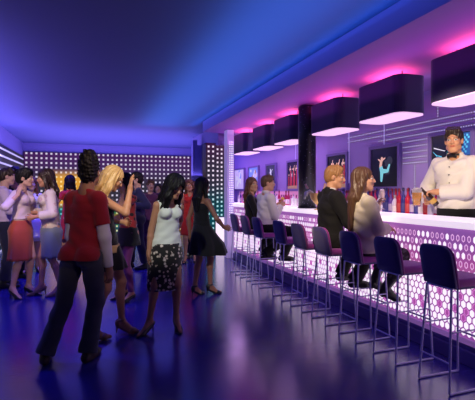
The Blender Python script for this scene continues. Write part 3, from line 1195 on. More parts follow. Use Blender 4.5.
# ---- pictures along the bar wall
fr_m = mat('purple_picture_frame', (.2, .15, .42), .35)
def art_poly(bm, pts, mi, x):
    f = bm.faces.new([bm.verts.new((x, p[0], p[1])) for p in pts])
    f.material_index = mi
def limb(bm, a, b, w0, w1, mi, x):
    d = Vector((b[0] - a[0], b[1] - a[1])).normalized()
    n = Vector((-d.y, d.x))
    art_poly(bm, [(a[0] + n.x * w0, a[1] + n.y * w0), (b[0] + n.x * w1, b[1] + n.y * w1), (b[0] + d.x * w1 * .6, b[1] + d.y * w1 * .6), (b[0] - n.x * w1, b[1] - n.y * w1), (a[0] - n.x * w0, a[1] - n.y * w0)], mi, x)
def disc(bm, c, r, mi, x, n=12, sy=1.):
    art_poly(bm, [(c[0] + r * math.cos(2 * PI * k / n), c[1] + sy * r * math.sin(2 * PI * k / n)) for k in range(n)], mi, x)
def glow(name, col, es=.6):  # prints emit their own colour, a glow painted into the pictures
    return mat(name, col, .3, emit=col, es=es)
A_ = {'dark': mat('art_black', (.02, .025, .03), .2), 'smoke': glow('art_smoke', (.03, .035, .05), .6), 'teal': glow('art_teal', (.2, .62, .62), .7), 'peach': glow('art_peach', (.75, .45, .32), .7), 'red': glow('art_red', (.4, .03, .05), .5),
      'blue': glow('art_blue', (.02, .09, .3), .7), 'cyan': glow('art_cyan', (.1, .5, .7), .7), 'green': glow('art_green', (.03, .2, .15), .6), 'white': glow('art_white', (.6, .62, .68), .7), 'sky': glow('art_sky', (.12, .2, .55), .9), 'pale': glow('art_pale', (.42, .36, .55), .9), 'tan': glow('art_tan', (.35, .2, .12), .6)}
def picture(label, y0, y1, z0, z1, kind):
    t = thing('picture', label, 'picture', (XR, y0, z0), 0, 'framed pictures on the bar wall')
    W, Hh = y1 - y0, z1 - z0
    fw = .045
    bm = bmesh.new()
    for a in ((-fw, -fw, W + fw, 0), (-fw, Hh, W + fw, Hh + fw), (-fw, 0, 0, Hh), (W, 0, W + fw, Hh)):
        box(bm, -.05, a[0], a[1], -.002, a[2], a[3], bevel=.004)
    obj('frame', bm, fr_m, t)
    keys = {'dancer': ['dark', 'smoke', 'teal', 'peach', 'dark'], 'crowd': ['dark', 'red', 'peach', 'white', 'tan'], 'disco': ['dark', 'blue', 'cyan', 'green', 'white'], 'ghost': ['smoke', 'dark', 'white', 'sky', 'pale'], 'blue': ['sky', 'white', 'tan', 'cyan', 'pale'], 'pale': ['pale', 'white', 'sky', 'pale', 'pale']}[kind]
    bm = bmesh.new()
    box(bm, -.03, 0, 0, -.002, W, Hh)
    x = -.0306
    rng = random.Random(hash(kind) % 1000 if False else len(label))
    # the picture is seen from the room: larger y lies to the left
    g = lambda a, b: (W * (1 - a), Hh * b)
    if kind == 'dancer':
        for k in range(7):
            disc(bm, g(rng.uniform(.25, .75), rng.uniform(.3, .75)), rng.uniform(.04, .12) * W, 1, x + .00005 * k, 14)
        x -= .0006
        disc(bm, g(.42, .72), .045 * W, 3, x, 14, 1.2)
        limb(bm, g(.4, .68), g(.36, .5), .05 * W, .04 * W, 3, x - .0001)
        limb(bm, g(.38, .52), g(.42, .4), .06 * W, .07 * W, 2, x - .0002)
        limb(bm, g(.42, .42), g(.4, .14), .07 * W, .035 * W, 2, x - .0003)
        limb(bm, g(.44, .4), g(.64, .4), .06 * W, .04 * W, 2, x - .0004)
        limb(bm, g(.62, .38), g(.7, .56), .045 * W, .03 * W, 2, x - .0005)
        limb(bm, g(.4, .66), g(.54, .74), .025 * W, .018 * W, 3, x - .0006)
        limb(bm, g(.38, .66), g(.28, .72), .025 * W, .015 * W, 3, x - .0007)
        art_poly(bm, [g(.47, .7), g(.53, .62), g(.53, .5), g(.47, .48), g(.44, .58)], 4, x - .0008)
    elif kind == 'crowd':
        art_poly(bm, [g(.0, .0), g(1, .0), g(1, .14), g(0, .1)], 4, x)
        for k in range(9):
            a, b = .12 + k * .095, .45 + .25 * abs(math.sin(k * 2.1))
            xx = x - .0004 - k * .00008
            limb(bm, g(a, .12), g(a, b), .06 * W, .05 * W, 1 if k % 3 != 1 else 0, xx)
            disc(bm, g(a, b + .07), .035 * W, 2, xx - .00002, 10, 1.2)
            if k % 2:
                limb(bm, g(a, b), g(a + .06, b + .2), .02 * W, .014 * W, 2 if k % 3 else 3, xx - .00004)
    elif kind == 'disco':
        for i in range(8):
            for j in range(8):
                if (i + j) % 2 == 0:
                    a, b = .62 + j * .045 - i * .012, .95 - i * .055
                    art_poly(bm, [g(a, b), g(a + .042, b - .012), g(a + .034, b - .06), g(a - .006, b - .05)], 2, x - .0002)
        art_poly(bm, [g(.56, .98), g(1, .98), g(1, .45), g(.6, .45)], 1, x)
        for k in range(10):
            a, b = rng.uniform(.05, .55), rng.uniform(.12, .6)
            limb(bm, g(a, b), g(a + rng.uniform(-.2, .2), b + rng.uniform(-.14, .14)), .012 * W, .004 * W, 3 if k % 3 else 2, x - .0004 - k * .00003)
        limb(bm, g(.06, .7), g(.36, .6), .012 * W, .008 * W, 4, x - .001)
        limb(bm, g(.15, .25), g(.45, .42), .02 * W, .006 * W, 3, x - .0011)
    elif kind == 'ghost':
        for k in range(5):
            disc(bm, g(rng.uniform(.2, .8), rng.uniform(.2, .8)), rng.uniform(.08, .16) * W, 1, x + .00005 * k, 12)
        x -= .0006
        disc(bm, g(.45, .78), .06 * W, 2, x, 12, 1.2)
        limb(bm, g(.46, .72), g(.5, .45), .08 * W, .09 * W, 2, x - .0001)
        limb(bm, g(.5, .48), g(.6, .14), .08 * W, .035 * W, 2, x - .0002)
        limb(bm, g(.46, .46), g(.36, .2), .06 * W, .03 * W, 3, x - .0003)
        limb(bm, g(.46, .68), g(.68, .82), .03 * W, .02 * W, 2, x - .0004)
    else:
        for k in range(9):
            a = rng.uniform(.15, .85)
            disc(bm, g(a, rng.uniform(.1, .9)), rng.uniform(.05, .14) * W, 1 + k % 4, x - .0001 * k, 12)
        limb(bm, g(.3, .15), g(.62, .85), .06 * W, .03 * W, 1, x - .0012)
    me = bpy.data.meshes.new('print')
    bm.to_mesh(me)
    bm.free()
    link('print', me, [A_[k] for k in keys], t)
picture('large dark picture with blue checks behind the bartender', 3.62, 4.21, 1.66, 2.16, 'disco')
picture('dark picture of a dancer in teal on the wall above the flute', 4.83, 5.43, 1.53, 2.11, 'dancer')
picture('picture of a crowd in red behind the suited man', 6.1, 6.68, 1.53, 2.1, 'crowd')
picture('picture with a red and white crowd just left of the black column', 7.85, 8.33, 1.52, 2.1, 'crowd')
picture('dark picture with a pale leaping figure right of the white shirted man', 8.98, 9.5, 1.54, 2.1, 'ghost')
picture('small blue picture above the long haired woman in black', 10.05, 10.7, 1.56, 2.1, 'blue')
picture('pale picture farthest along the bar wall, beside the post', 11.1, 11.9, 1.54, 2.1, 'pale')

# ---- bottles on the back shelf
def bottle(col, lab_col, h=.32, r=.036, neck=.013, glass=False):
    t = thing('bottle', '', 'bottle')
    bm = bmesh.new()
    hb = h * .58
    lathe(bm, [(0, 0), (r * .94, 0), (r, .006), (r, hb), (r * .8, hb + .03), (neck, hb + .065), (neck, h - .02), (0, h - .02)], 14)
    gl = obj('glass', bm, mat('bottle_glass', col, .12, spec=.7, emit=col, es=.1), t, True)  # faint self-glow put into the glass colour to brighten the bottle
    bm = bmesh.new()
    lathe(bm, [(r + .0008, .05), (r + .0014, .052), (r + .0014, hb * .75), (r + .0008, hb * .75 + .002)], 14)
    obj('paper_label', bm, mat('bottle_label', lab_col, .6), gl, True)
    bm = bmesh.new()
    lathe(bm, [(neck + .002, h - .045), (neck + .003, h - .043), (neck + .003, h), (0, h)], 12)
    obj('cap', bm, mat('bottle_cap', tuple(c * .5 for c in col), .4), t, True)
    return t
kinds = [('red', bottle((.42, .01, .03), (.5, .05, .06), .36, .037), 'red glass bottle'),
         ('navy', bottle((.03, .03, .2), (.05, .05, .25), .37, .034), 'dark blue bottle'),
         ('violet', bottle((.12, .05, .3), (.5, .4, .6), .33, .033), 'violet bottle'),
         ('white', bottle((.7, .62, .75), (.9, .85, .9), .27, .042), 'clear bottle with a white label'),
         ('crimson', bottle((.4, .02, .1), (.8, .7, .75), .34, .036), 'crimson bottle with a pale label'),
         ('rose', bottle((.5, .12, .35), (.6, .2, .4), .25, .036), 'rose pink bottle')]
first = {k[0]: True for k in kinds}
rng = random.Random(11)
names_near = ['red', 'navy', 'white', 'red', 'crimson', 'navy', 'violet', 'red', 'white', 'navy']
def put(kind, x, y, near):
    key, root, lb = next(k for k in kinds if k[0] == kind)
    where = 'right of the black column' if near else 'left of the black column'
    label = f"{lb} on the lit back shelf {where}"
    g = f"{key} bottles on the back shelf {where}"
    if first[key]:
        first[key] = False
        root.location = (x, y, 1.14)
        tag(root, label, 'bottle', g)
        return
    o = dup(root, (x, y, 1.14), 0, label, g)
y = 3.42
i = 0
while y < 6.75:
    put(names_near[(i * 7 + i // 4) % 10], 4.12, y, True)
    if rng.random() < .85:
        put(rng.choice(['red', 'white', 'navy', 'crimson', 'violet']), 4.0, y + .045, True)
    y += rng.uniform(.075, .088)
    i += 1
while y < 11.4:
    put(rng.choice(['rose', 'violet', 'white', 'rose', 'crimson']), 4.1, y, False)
    y += rng.uniform(.1, .16)

# ---- bar stools
def stool():
    t = thing('bar_stool', '', 'stool', (0, 0, 0), 0, 'bar stools along the counter')
    w = .3
    hw = w / 2
    hs = .79
    steel = mat('lilac_steel', (.66, .6, .95), .35, spec=.6)
    shell = mat('navy_upholstery', (.06, .035, .2), .75, sheen=.4, bump=.2, bscale=600)
    plum = mat('plum_upholstery', (.32, .03, .3), .75, sheen=.4, bump=.2, bscale=600)
    # seat cushion: local x toward the bar
    bm = bmesh.new()
    pr = rrect(-.0, -hw, .37, hw, .05)
    pin = lambda k: [(.185 + (x - .185) * k, y * k) for x, y in pr]
    loft(bm, [[(x, y, hs - .03) for x, y in pin(.95)], [(x, y, hs - .02) for x, y in pr], [(x, y, hs + .012) for x, y in pr], [(x, y, hs + .026) for x, y in pin(.95)], [(x, y, hs + .03) for x, y in pin(.8)]])
    sq = obj('seat', bm, plum, t, True)
    bm = bmesh.new()
    loft(bm, [[(x, y, hs - .045) for x, y in pin(.93)], [(x, y, hs - .028) for x, y in pin(.97)]])
    obj('seat_pan', bm, shell, sq)
    # backrest: rounded top, slightly curved around the sitter
    def back(x0, th, grow=0.):
        top = hs + .27
        out = [(-hw - grow, hs - .035), (hw + grow, hs - .035)]
        out += [(hw + grow, hs + .12)]
        for k in range(9):
            a = rad(90 * k / 8)
            out.append((hw - .075 + (.075 + grow) * math.cos(a), top - .085 + (.085 + grow) * math.sin(a)))
        for k in range(9):
            a = rad(90 + 90 * k / 8)
            out.append((-hw + .075 + (.075 + grow) * math.cos(a), top - .085 + (.085 + grow) * math.sin(a)))
        out += [(-hw - grow, hs + .12)]
        def P(y, z, dx):
            return (x0 + dx + .5 * (abs(y) ** 2) * 1.2 - .2 * (z - hs), y, z)
        return out, P
    def backmesh(x0, x1, g0, g1, name, m, par):
        bm = bmesh.new()
        out, P = back(0, 0)
        c = (0, hs + .1)
        def ring(k, dx):
            return [P(c[0] + (y - c[0]) * k, c[1] + (z - c[1]) * k, dx) for y, z in out]
        loft(bm, [ring(.6, x0), ring(.97, x0), ring(1, x0 + (x1 - x0) * .25), ring(1, x0 + (x1 - x0) * .75), ring(.97, x1), ring(.6, x1)])
        return obj(name, bm, m, par, True)
    bk = backmesh(-.02, .006, 0, 0, 'backrest', shell, t)
    backmesh(.0065, .03, 0, 0, 'back_cushion', plum, bk)
    # sled legs
    r = .0085
    for sy in (-1, 1):
        y0, y1 = sy * (hw - .035), sy * (hw - .005)
        bm = bmesh.new()
        tube(bm, [(.0, y0, hs - .04), (-.05, y1, .012)], r, 8)
        obj('leg', bm, steel, t)
        bm = bmesh.new()
        tube(bm, [(.31, y0, hs - .04), (.345, y1, .012)], r, 8)
        obj('leg', bm, steel, t)
        bm = bmesh.new()
        tube(bm, [(-.05, y1, .009), (.345, y1, .009)], r, 8)
        obj('floor_runner', bm, steel, t)
    bm = bmesh.new()
    q = .34
    tube(bm, [(.31 + .035 * (1 - q), -(hw - .015), q), (.36, -.06, q - .01), (.36, .06, q - .01), (.31 + .035 * (1 - q), hw - .015, q)], r, 8)
    obj('footrest', bm, steel, t)
    bm = bmesh.new()
    tube(bm, [(-.036, -(hw - .012), .22), (-.036, hw - .012, .22)], .007, 8)
    obj('rear_rail', bm, steel, t)
    for sy in (-1, 1):
        bm = bmesh.new()
        tube(bm, [(-.02, sy * (hw - .015), .44), (.325, sy * (hw - .015), .44)], .006, 8)
        obj('side_rail', bm, steel, t)
    bm = bmesh.new()
    for yy in (-(hw - .035), hw - .035):
        tube(bm, [(.0, yy, hs - .042), (.31, yy, hs - .042)], .007, 8)
    tube(bm, [(.0, -(hw - .035), hs - .042), (.0, hw - .035, hs - .042)], .007, 8)
    obj('seat_frame', bm, steel, t)
    return t
stool_y = [2.42, 2.97, 3.52, 4.07, 4.6, 5.15, 5.94, 6.47, 7.0]
slab_ = ['empty bar stool nearest the viewer at the right edge of the photo', 'empty bar stool second nearest the viewer, right of the woman in cream',
         'bar stool under the long haired woman in the cream jacket', 'bar stool under the blond man in the black suit',
         'empty bar stool just left of the suited man', 'empty bar stool just right of the man in the white shirt',
         'bar stool under the man in the white shirt', 'bar stool under the woman in black at the far bar end', 'empty bar stool farthest away beside the pin light post']
S0 = stool()
for i, yy in enumerate(stool_y):
    o = S0 if i == 0 else dup(S0, (0, 0, 0))
    o.location = (2.465, yy, 0)
    o['label'] = slab_[i]

# ------------------------------------------------------------------ the people
FAIR, TAN, WARM, DEEP = (.55, .33, .24), (.46, .22, .12), (.5, .25, .15), (.3, .14, .085)
BLACKHAIR = mat('black_hair', (.006, .005, .006), .55, spec=.25)
DARKHAIR = mat('dark_brown_hair', (.025, .013, .009), .45, spec=.4)
BROWNHAIR = mat('brown_hair', (.09, .042, .02), .45, spec=.5)
CHESTNUT = mat('chestnut_hair', (.13, .05, .02), .45, spec=.5)
BLOND = mat('blond_hair', (.55, .34, .13), .45, spec=.5, vary=.3)
SANDY = mat('sandy_hair', (.34, .17, .06), .5, spec=.4, vary=.25)
BLACKCLOTH = fabric('black_cloth', (.008, .008, .01))
BLACKSUIT = fabric('black_suit_cloth', (.009, .009, .01), sheen=.03)
DENIM = fabric('dark_denim', (.05, .055, .078), vary=.35)
NAVYTR = fabric('navy_trouser_cloth', (.012, .014, .04))
BLACKLEATHER = mat('black_leather', (.008, .008, .009), .35)
WHITECLOTH = fabric('white_cloth', (.72, .7, .68), vary=.05)
def pattern(name, base, a, b, scale, th=.45, th2=.3):
    """printed cloth: rounded blotches of two colours on a ground colour"""
    m = mat(name, base, .8, sheen=.2)
    n = m.node_tree
    hh = NT(m)
    tc = nd(n, 'ShaderNodeTexCoord')
    v = nd(n, 'ShaderNodeTexVoronoi')
    v.inputs['Scale'].default_value = scale
    n.links.new(tc.outputs['Object'], v.inputs['Vector'])
    w = nd(n, 'ShaderNodeTexNoise')
    w.inputs['Scale'].default_value = scale * 1.3
    n.links.new(tc.outputs['Object'], w.inputs['Vector'])
    d = hh.m('ADD', v.outputs['Distance'], hh.m('MULTIPLY_ADD', w.outputs['Fac'], .5, -.25))
    c = hh.mix(hh.m('LESS_THAN', d, th), base, a)
    c = hh.mix(hh.m('LESS_THAN', d, th2), c, b)
    n.links.new(c, n.nodes['Principled BSDF'].inputs['Base Color'])
    return m

# --- man in the dark red shirt, seen from behind
p = Person('man in a dark red tee over long white sleeves, seen from behind', (-.05, 3.82), 38, 1.755, 'm', .0052, (.32, .16, .1),
           pelvis=(0, 0, .935), lean=(.004, .042), cyaw=2, head=(-14, -4, 2), neckoff=(.015, .02), sh=.132, bulk=-.022, pyaw=-6, armlen=1.1,
           arms={'R': dict(to=(.215, .12, .6), hint=(.7, -.6, 0), curl=.45), 'L': dict(to=(-.1, .26, 1.04), hint=(.1, -1, -.6), curl=.4)},
           legs={'L': dict(to=(-.238, -.167, .1), toe=-34), 'R': dict(to=(.048, .013, .085), toe=-10)})
TEE = fabric('dark_red_jersey', (.32, .015, .026))
p.top('long_sleeves', WHITECLOTH, t=.0065, hem=.05, sl=1.93, neck='round')
p.top('tee', TEE, t=.016, hem=-.06, sl=.68, neck='round', flare=.004, wr=.004)
p.trousers(DENIM, t=.01, leg=.018, hemz=-.01, top=.02, flare=.008)
p.shoes(mat('brown_shoe_leather', (.05, .028, .02), .5), 'flat')
p.hair(BLACKHAIR, 'tall', seed=2)

# --- blonde in the short black dress with a gold belt
p = Person('blonde woman in a short black dress with a gold belt, arm raised', (.165, 4.325), 98, 1.66, 'f', 0.0055, TAN,
           lean=(.0, -.035), head=(-12, 30, 6), neckoff=(.0, .04), heel=.06, cyaw=-4,
           arms={'R': dict(to=(.16, .25, 1.55), hint=(.5, .9, -.6), dir=(.0, .1, 1), palm=(-.3, .9, 0), curl=.2), 'L': dict(to=(-.16, .16, 1.2), hint=(-.6, -.2, -.6), curl=.4)},
           legs={'R': dict(to=(.08, -.135, .155), toe=-15), 'L': dict(to=(-.1, .15, .155), toe=12)})
p.top('dress', fabric('black_dress_jersey', (.006, .006, .008)), t=.008, hem=-.08, sl=0, neck='scoop')
c = p.P
p.skirt('skirt', fabric('black_skirt_cloth', (.006, .006, .008)), [(c[0], c[1] - .005, c[2] - .035, .178, .142, .0, 6, 0), (c[0], c[1] - .005, c[2] - .14, .2, .18, .02, 7, 0), (c[0], c[1] + .0, c[2] - .27, .215, .215, .05, 8, 1)])
bl = p.skirt('belt', mat('gold_leather', (.7, .48, .16), .4, metal=.3, bump=.4, bscale=60), [(c[0], c[1] - .005, c[2] - .02, .176, .138, .01, 3, 0), (c[0], c[1] - .005, c[2] - .095, .192, .158, .012, 3, 0)])
p.cloth('shoulder_ring', mat('silver_ring', (.7, .66, .6), .25, metal=.8), [RC(p.SR - p.up * .06 + p.cf * .0 + p.cr * (.04 + .02 * 0) + p.cf * .024 * math.cos(a) + p.up * .03 * math.sin(a), p.SR - p.up * .06 + p.cr * .04 + p.cf * .024 * math.cos(a + .55) + p.up * .03 * math.sin(a + .55), .005) for a in np.arange(0, 6.28, .5)], wr=0, h=.004, k=.002)
p.shoes(mat('tan_sandal_leather', (.2, .1, .05), .5), 'sandal')
p.hair(BLOND, 'long', length=.26, vol=.004, seed=1, back=(.03, .0), fall=[(p.hp(.06, -.02, .05), p.hp(.1, .0, -.1), .04, .045), (p.hp(.1, .0, -.1), p.hp(.13, -.04, -.24), .045, .035), (p.hp(.13, -.04, -.24), p.hp(.13, -.07, -.36), .035, .01)])

# --- her dancing partner: black hair, red print top
p = Person('black haired woman in a red and black print top behind the blonde', (.5, 5.75), 250, 1.64, 'f', 0.0068, WARM, heel=.05,
           head=(-4, 10, 0), arms={'L': dict(to=(-.12, .14, 1.52), hint=(-.6, .6, -.6), dir=(0, .1, 1), curl=.2), 'R': dict(to=(.2, .22, 1.12), hint=(.5, -1, 0))})
p.top('print_top', pattern('red_black_print', (.4, .02, .02), (.02, .01, .01), (.6, .5, .4), 14, .42, .2), t=.012, hem=-.04, sl=.5, neck='round')
c = p.P
p.skirt('skirt', BLACKCLOTH, [(c[0], c[1], c[2] + .05, .165, .125, 0, 6, 0), (c[0], c[1], c[2] - .1, .195, .155, .01, 6, 0), (c[0], c[1], c[2] - .2, .2, .17, .03, 7, 0)])
tr = p.cloth('leggings', fabric('magenta_leggings', (.13, .02, .12)), p.I(['thighL', 'thighR', 'shinL', 'shinR'], .008), wr=0)
p.shoes(BLACKLEATHER, 'heel')
p.hair(BLACKHAIR, 'bob', vol=.012, seed=3)

# --- woman in the white top and flowered skirt
p = Person('woman in a white sleeveless top and black flowered skirt, long black hair', (.77, 4.355), 181, 1.555, 'f', 0.0053, (.42, .2, .12), heel=.07,
           lean=(-.025, .02), tilt=.05, head=(-26, 24, -6), neckoff=(-.015, .04), cyaw=-14, pyaw=-6,
           arms={'R': dict(to=(.215, .02, .9), hint=(.6, -.8, 0), curl=.35), 'L': dict(to=(-.1, -.16, 1.06), hint=(-.4, -1, -.2), curl=.3)},
           legs={'R': dict(to=(.2, .03, .155), toe=52), 'L': dict(to=(-.115, 0, .155), toe=-6)})
p.top('top', fabric('white_jersey', (.68, .72, .66), vary=.04), t=.012, hem=-.06, sl=0, neck='scoop', wr=.003)
c = p.P
p.skirt('skirt', pattern('flower_print', (.008, .007, .007), (.5, .4, .34), (.72, .66, .58), 24, .36, .22),
        [(c[0], c[1], c[2] + .02, .172, .13, 0, 6, 0), (c[0], c[1] - .01, c[2] - .1, .2, .155, .004, 6, 0), (c[0] + .02, c[1], c[2] - .3, .205, .15, .01, 6, 1), (c[0] + .03, c[1], c[2] - .52, .2, .145, .015, 7, 1)])
p.shoes(BLACKLEATHER, 'heel')
p.hair(BLACKHAIR, 'long', length=.2, vol=.03, seed=4, back=(.0, .0), width=1.3, fall=[(p.hp(.075, .02, .06), p.hp(.1, .06, -.1), .045, .05), (p.hp(.1, .06, -.1), p.hp(.07, .07, -.3), .05, .02), (p.hp(-.07, .01, .06), p.hp(-.09, .0, -.1), .04, .05), (p.hp(-.09, .0, -.1), p.hp(-.1, .03, -.3), .05, .025), (p.hp(-.02, .07, .1), p.hp(.07, .085, .02), .03, .035)])

# --- woman in black swinging her skirt
p = Person('woman in a strapless black dress holding out her skirt, back turned', (1.5, 5.68), 58, 1.575, 'f', 0.0065, (.36, .16, .1), heel=.07,
           lean=(.0, -.02), head=(16, 4, 0), arms={'R': dict(to=(.24, .25, 1.06), hint=(.6, -.8, -.2), curl=.5, dir=(.5, .6, -.3)), 'L': dict(to=(-.24, -.02, .93), hint=(-.5, -.8, 0))},
           legs={'R': dict(to=(.07, .12, .155), toe=25), 'L': dict(to=(-.05, -.1, .155), toe=5)})
p.top('dress', BLACKCLOTH, t=.009, hem=-.02, sl=0, neck='strapless')
c = p.P
p.skirt('skirt', BLACKCLOTH, [(c[0], c[1], c[2] + .1, .142, .112, 0, 6, 0), (c[0] + .02, c[1] + .02, c[2] - .04, .21, .18, .03, 6, 0), (c[0] + .07, c[1] + .05, c[2] - .2, .29, .25, .07, 6, 1), (c[0] + .085, c[1] + .06, c[2] - .36, .31, .28, .11, 6, 1.5)])
p.shoes(BLACKLEATHER, 'sandal')
p.hair(BLACKHAIR, 'long', length=.16, vol=.014, seed=5, width=1.05)

# --- group at the left edge
p = Person('man in a lilac shirt at the left edge of the photo', (-1.22, 7.2), 80, 1.8, 'm', 0.0072, (.5, .3, .24), head=(0, 6, 0),
           arms={'R': dict(to=(.2, .32, 1.17), hint=(.5, -1, -.4), curl=.6), 'L': dict(to=(-.16, .34, 1.22), hint=(-.5, -1, -.4), curl=.6)})
p.top('shirt', fabric('lilac_shirt_cloth', (.52, .42, .6)), t=.016, hem=-.05, sl=1.9, neck='collar', wr=.004)
p.trousers(NAVYTR, leg=.02, top=.03)
p.shoes(BLACKLEATHER, 'flat')
p.hair(DARKHAIR, 'short')
P1 = p
p = Person('dark haired man in black between the lilac shirt and the red skirt', (-1.19, 7.85), 150, 1.84, 'm', 0.008, WARM, head=(-10, 4, 0))
p.top('shirt', BLACKCLOTH, t=.016, hem=-.1, sl=1.9, neck='v')
p.trousers(BLACKCLOTH)
p.shoes(BLACKLEATHER, 'flat')
p.hair(BLACKHAIR, 'short', vol=.01)
p = Person('short haired woman in a pale lilac top and red skirt', (-.88, 6.45), 118, 1.69, 'f', 0.0068, (.55, .33, .26), heel=.07, lean=(0, .02),
           head=(-14, 4, 4), arms={'L': dict(to=(-.2, .28, 1.16), hint=(-.4, -.6, -.8), curl=.4), 'R': dict(to=(.2, .1, 1.47), hint=(.7, -.3, -.7), dir=(0, .2, 1), curl=.5)},
           legs={'R': dict(to=(.1, -.06, .155), toe=20), 'L': dict(to=(-.08, .06, .155), toe=-5)})
p.top('cardigan', fabric('pale_lilac_knit', (.62, .5, .56)), t=.014, hem=.1, sl=1.5, neck='v')
c = p.P
p.skirt('skirt', fabric('brick_red_cloth', (.36, .06, .045)), [(c[0], c[1], c[2] + .085, .146, .112, 0, 5, 0), (c[0], c[1] - .01, c[2] - .06, .196, .146, .0, 5, 0), (c[0], c[1], c[2] - .3, .18, .145, .03, 6, 0), (c[0] + .01, c[1] + .0, c[2] - .48, .185, .16, .07, 6, .6)])
p.shoes(BLACKLEATHER, 'heel')
p.hair(BLACKHAIR, 'short', vol=.014, seed=2)
P3 = p
p = Person('long haired woman in a cream blouse and blue grey skirt', (-.5, 6.4), 262, 1.69, 'f', 0.0068, WARM, heel=.07, head=(6, 6, 0), lean=(0, .02),
           arms={'L': dict(to=(-.14, .22, 1.15), hint=(-.6, -.8, -.3), curl=.4), 'R': dict(to=(.14, .26, 1.2), hint=(.6, -.8, -.3), curl=.4)},
           legs={'L': dict(to=(-.07, -.12, .155), toe=-12), 'R': dict(to=(.07, .12, .155), toe=6)})
p.top('blouse', pattern('cream_print', (.62, .54, .47), (.5, .32, .3), (.55, .42, .38), 11, .33, .2), t=.026, hem=-.03, sl=1.65, neck='v', wr=.004, flare=.012)
c = p.P
p.skirt('skirt', fabric('blue_grey_satin', (.16, .2, .3), .5), [(c[0], c[1], c[2] + .05, .158, .118, 0, 5, 0), (c[0], c[1] - .01, c[2] - .08, .196, .155, .0, 5, 0), (c[0], c[1] - .01, c[2] - .28, .17, .135, .02, 5, 0), (c[0], c[1] - .02, c[2] - .46, .165, .14, .06, 5, .6)])
p.shoes(mat('tan_shoe', (.22, .13, .08), .4), 'heel')
p.hair(DARKHAIR, 'long', length=.2, vol=.012, seed=6)
p = Person('auburn haired woman in white behind the couple with skirts', (-.98, 8.4), 170, 1.66, 'f', 0.008, FAIR, heel=.05)
p.top('dress_top', WHITECLOTH, t=.012, hem=-.05, sl=.5, neck='round')
c = p.P
p.skirt('skirt', WHITECLOTH, [(c[0], c[1], c[2] + .03, .17, .13, 0, 5, 0), (c[0], c[1], c[2] - .4, .21, .19, .04, 6, 0)])
p.shoes(BLACKLEATHER, 'heel')
p.hair(CHESTNUT, 'long', length=.12, vol=.012)
p = Person('dark haired woman in a red dress behind the man in the red tee', (-.33, 8.6), 340, 1.7, 'f', 0.008, WARM, heel=.06, arms={'L': dict(to=(-.3, .05, .95), hint=(-1, -.3, 0))})
RED = fabric('red_dress_cloth', (.5, .03, .025))
p.top('dress', RED, t=.012, hem=-.05, sl=.4, neck='round')
c = p.P
p.skirt('skirt', RED, [(c[0], c[1], c[2] + .03, .17, .13, 0, 5, 0), (c[0], c[1], c[2] - .42, .24, .22, .05, 7, 0)])
p.shoes(BLACKLEATHER, 'heel')
p.hair(BLACKHAIR, 'bob', vol=.012)

# --- dancers in the middle distance
p = Person('man in a navy shirt facing left, fist at his chest', (.88, 8.05), 272, 1.8, 'm', 0.008, (.5, .3, .24), head=(2, -4, 0),
           arms={'L': dict(to=(-.2, .1, 1.17), hint=(-.5, -1, -.6), curl=.9, dir=(.3, .6, .3)), 'R': dict(to=(.14, .22, 1.5), hint=(.4, .3, -1), dir=(0, .3, 1), curl=.3)},
           legs={'L': dict(to=(-.1, -.13, .085)), 'R': dict(to=(.1, .13, .085))})
p.top('shirt', fabric('navy_shirt_cloth', (.018, .02, .075)), t=.018, hem=-.03, sl=1.8, neck='collar', wr=.004)
p.trousers(NAVYTR, leg=.02)
p.shoes(BLACKLEATHER, 'flat')
p.hair(BLACKHAIR, 'short', vol=.008, seed=4)
p = Person('man in a plum shirt stretching his arm out behind the navy shirt', (1.26, 9.1), 196, 1.7, 'm', 0.008, FAIR, head=(-20, 4, 0),
           arms={'L': dict(to=(-.36, .1, 1.56), hint=(-.8, 0, -.8), dir=(-.2, 0, 1), curl=.2)})
p.top('shirt', fabric('plum_shirt_cloth', (.1, .03, .09)), t=.016, hem=-.08, sl=1.7, neck='collar')
p.trousers(fabric('plum_trouser_cloth', (.06, .02, .055)), leg=.015)
p.shoes(BLACKLEATHER, 'flat')
p.hair(BROWNHAIR, 'short', vol=.006)
p = Person('small distant woman in dark brown, face toward the viewer', (1.55, 9.9), 185, 1.6, 'f', 0.008, FAIR, head=(10, 0, 0), heel=.04)
BRN = fabric('dark_brown_cloth', (.05, .025, .02))
p.top('top', BRN, t=.012, hem=-.08, sl=1.5, neck='round')
p.trousers(BRN)
p.shoes(BLACKLEATHER, 'heel')
p.hair(DARKHAIR, 'bob', vol=.006)
p = Person('black haired woman in black with her back turned, left of the red dress', (1.74, 9.45), 20, 1.66, 'f', 0.008, FAIR, heel=.05)
p.top('top', BLACKCLOTH, t=.012, hem=-.08, sl=.5, neck='round')
p.trousers(BLACKCLOTH)
p.shoes(BLACKLEATHER, 'heel')
p.hair(BLACKHAIR, 'bob', vol=.012)
p = Person('woman in a red halter dress facing the viewer', (1.97, 8.4), 195, 1.63, 'f', 0.0072, WARM, heel=.07, head=(6, 4, 6), tilt=.04,
           arms={'R': dict(to=(.26, .06, .95), hint=(.6, -.6, 0)), 'L': dict(to=(-.1, .24, .92), hint=(-.7, -.7, 0), dir=(0, .3, 1), curl=.1)})
RD2 = fabric('scarlet_dress_cloth', (.55, .03, .025))
p.top('dress', RD2, t=.01, hem=-.03, sl=0, neck='v')
c = p.P
p.skirt('skirt', RD2, [(c[0], c[1], c[2] + .02, .172, .13, 0, 5, 0), (c[0], c[1], c[2] - .15, .2, .16, .01, 5, 0), (c[0], c[1], c[2] - .4, .21, .18, .04, 6, 0)])
p.shoes(BLACKLEATHER, 'sandal')
p.hair(CHESTNUT, 'bob', vol=.012)
p = Person('man in a dark jacket right of the woman in the red dress', (2.2, 8.95), 205, 1.66, 'm', 0.008, WARM, head=(20, 6, 0), arms={'R': dict(to=(.2, .25, 1.3), hint=(.6, -.7, -.4), curl=.5)})
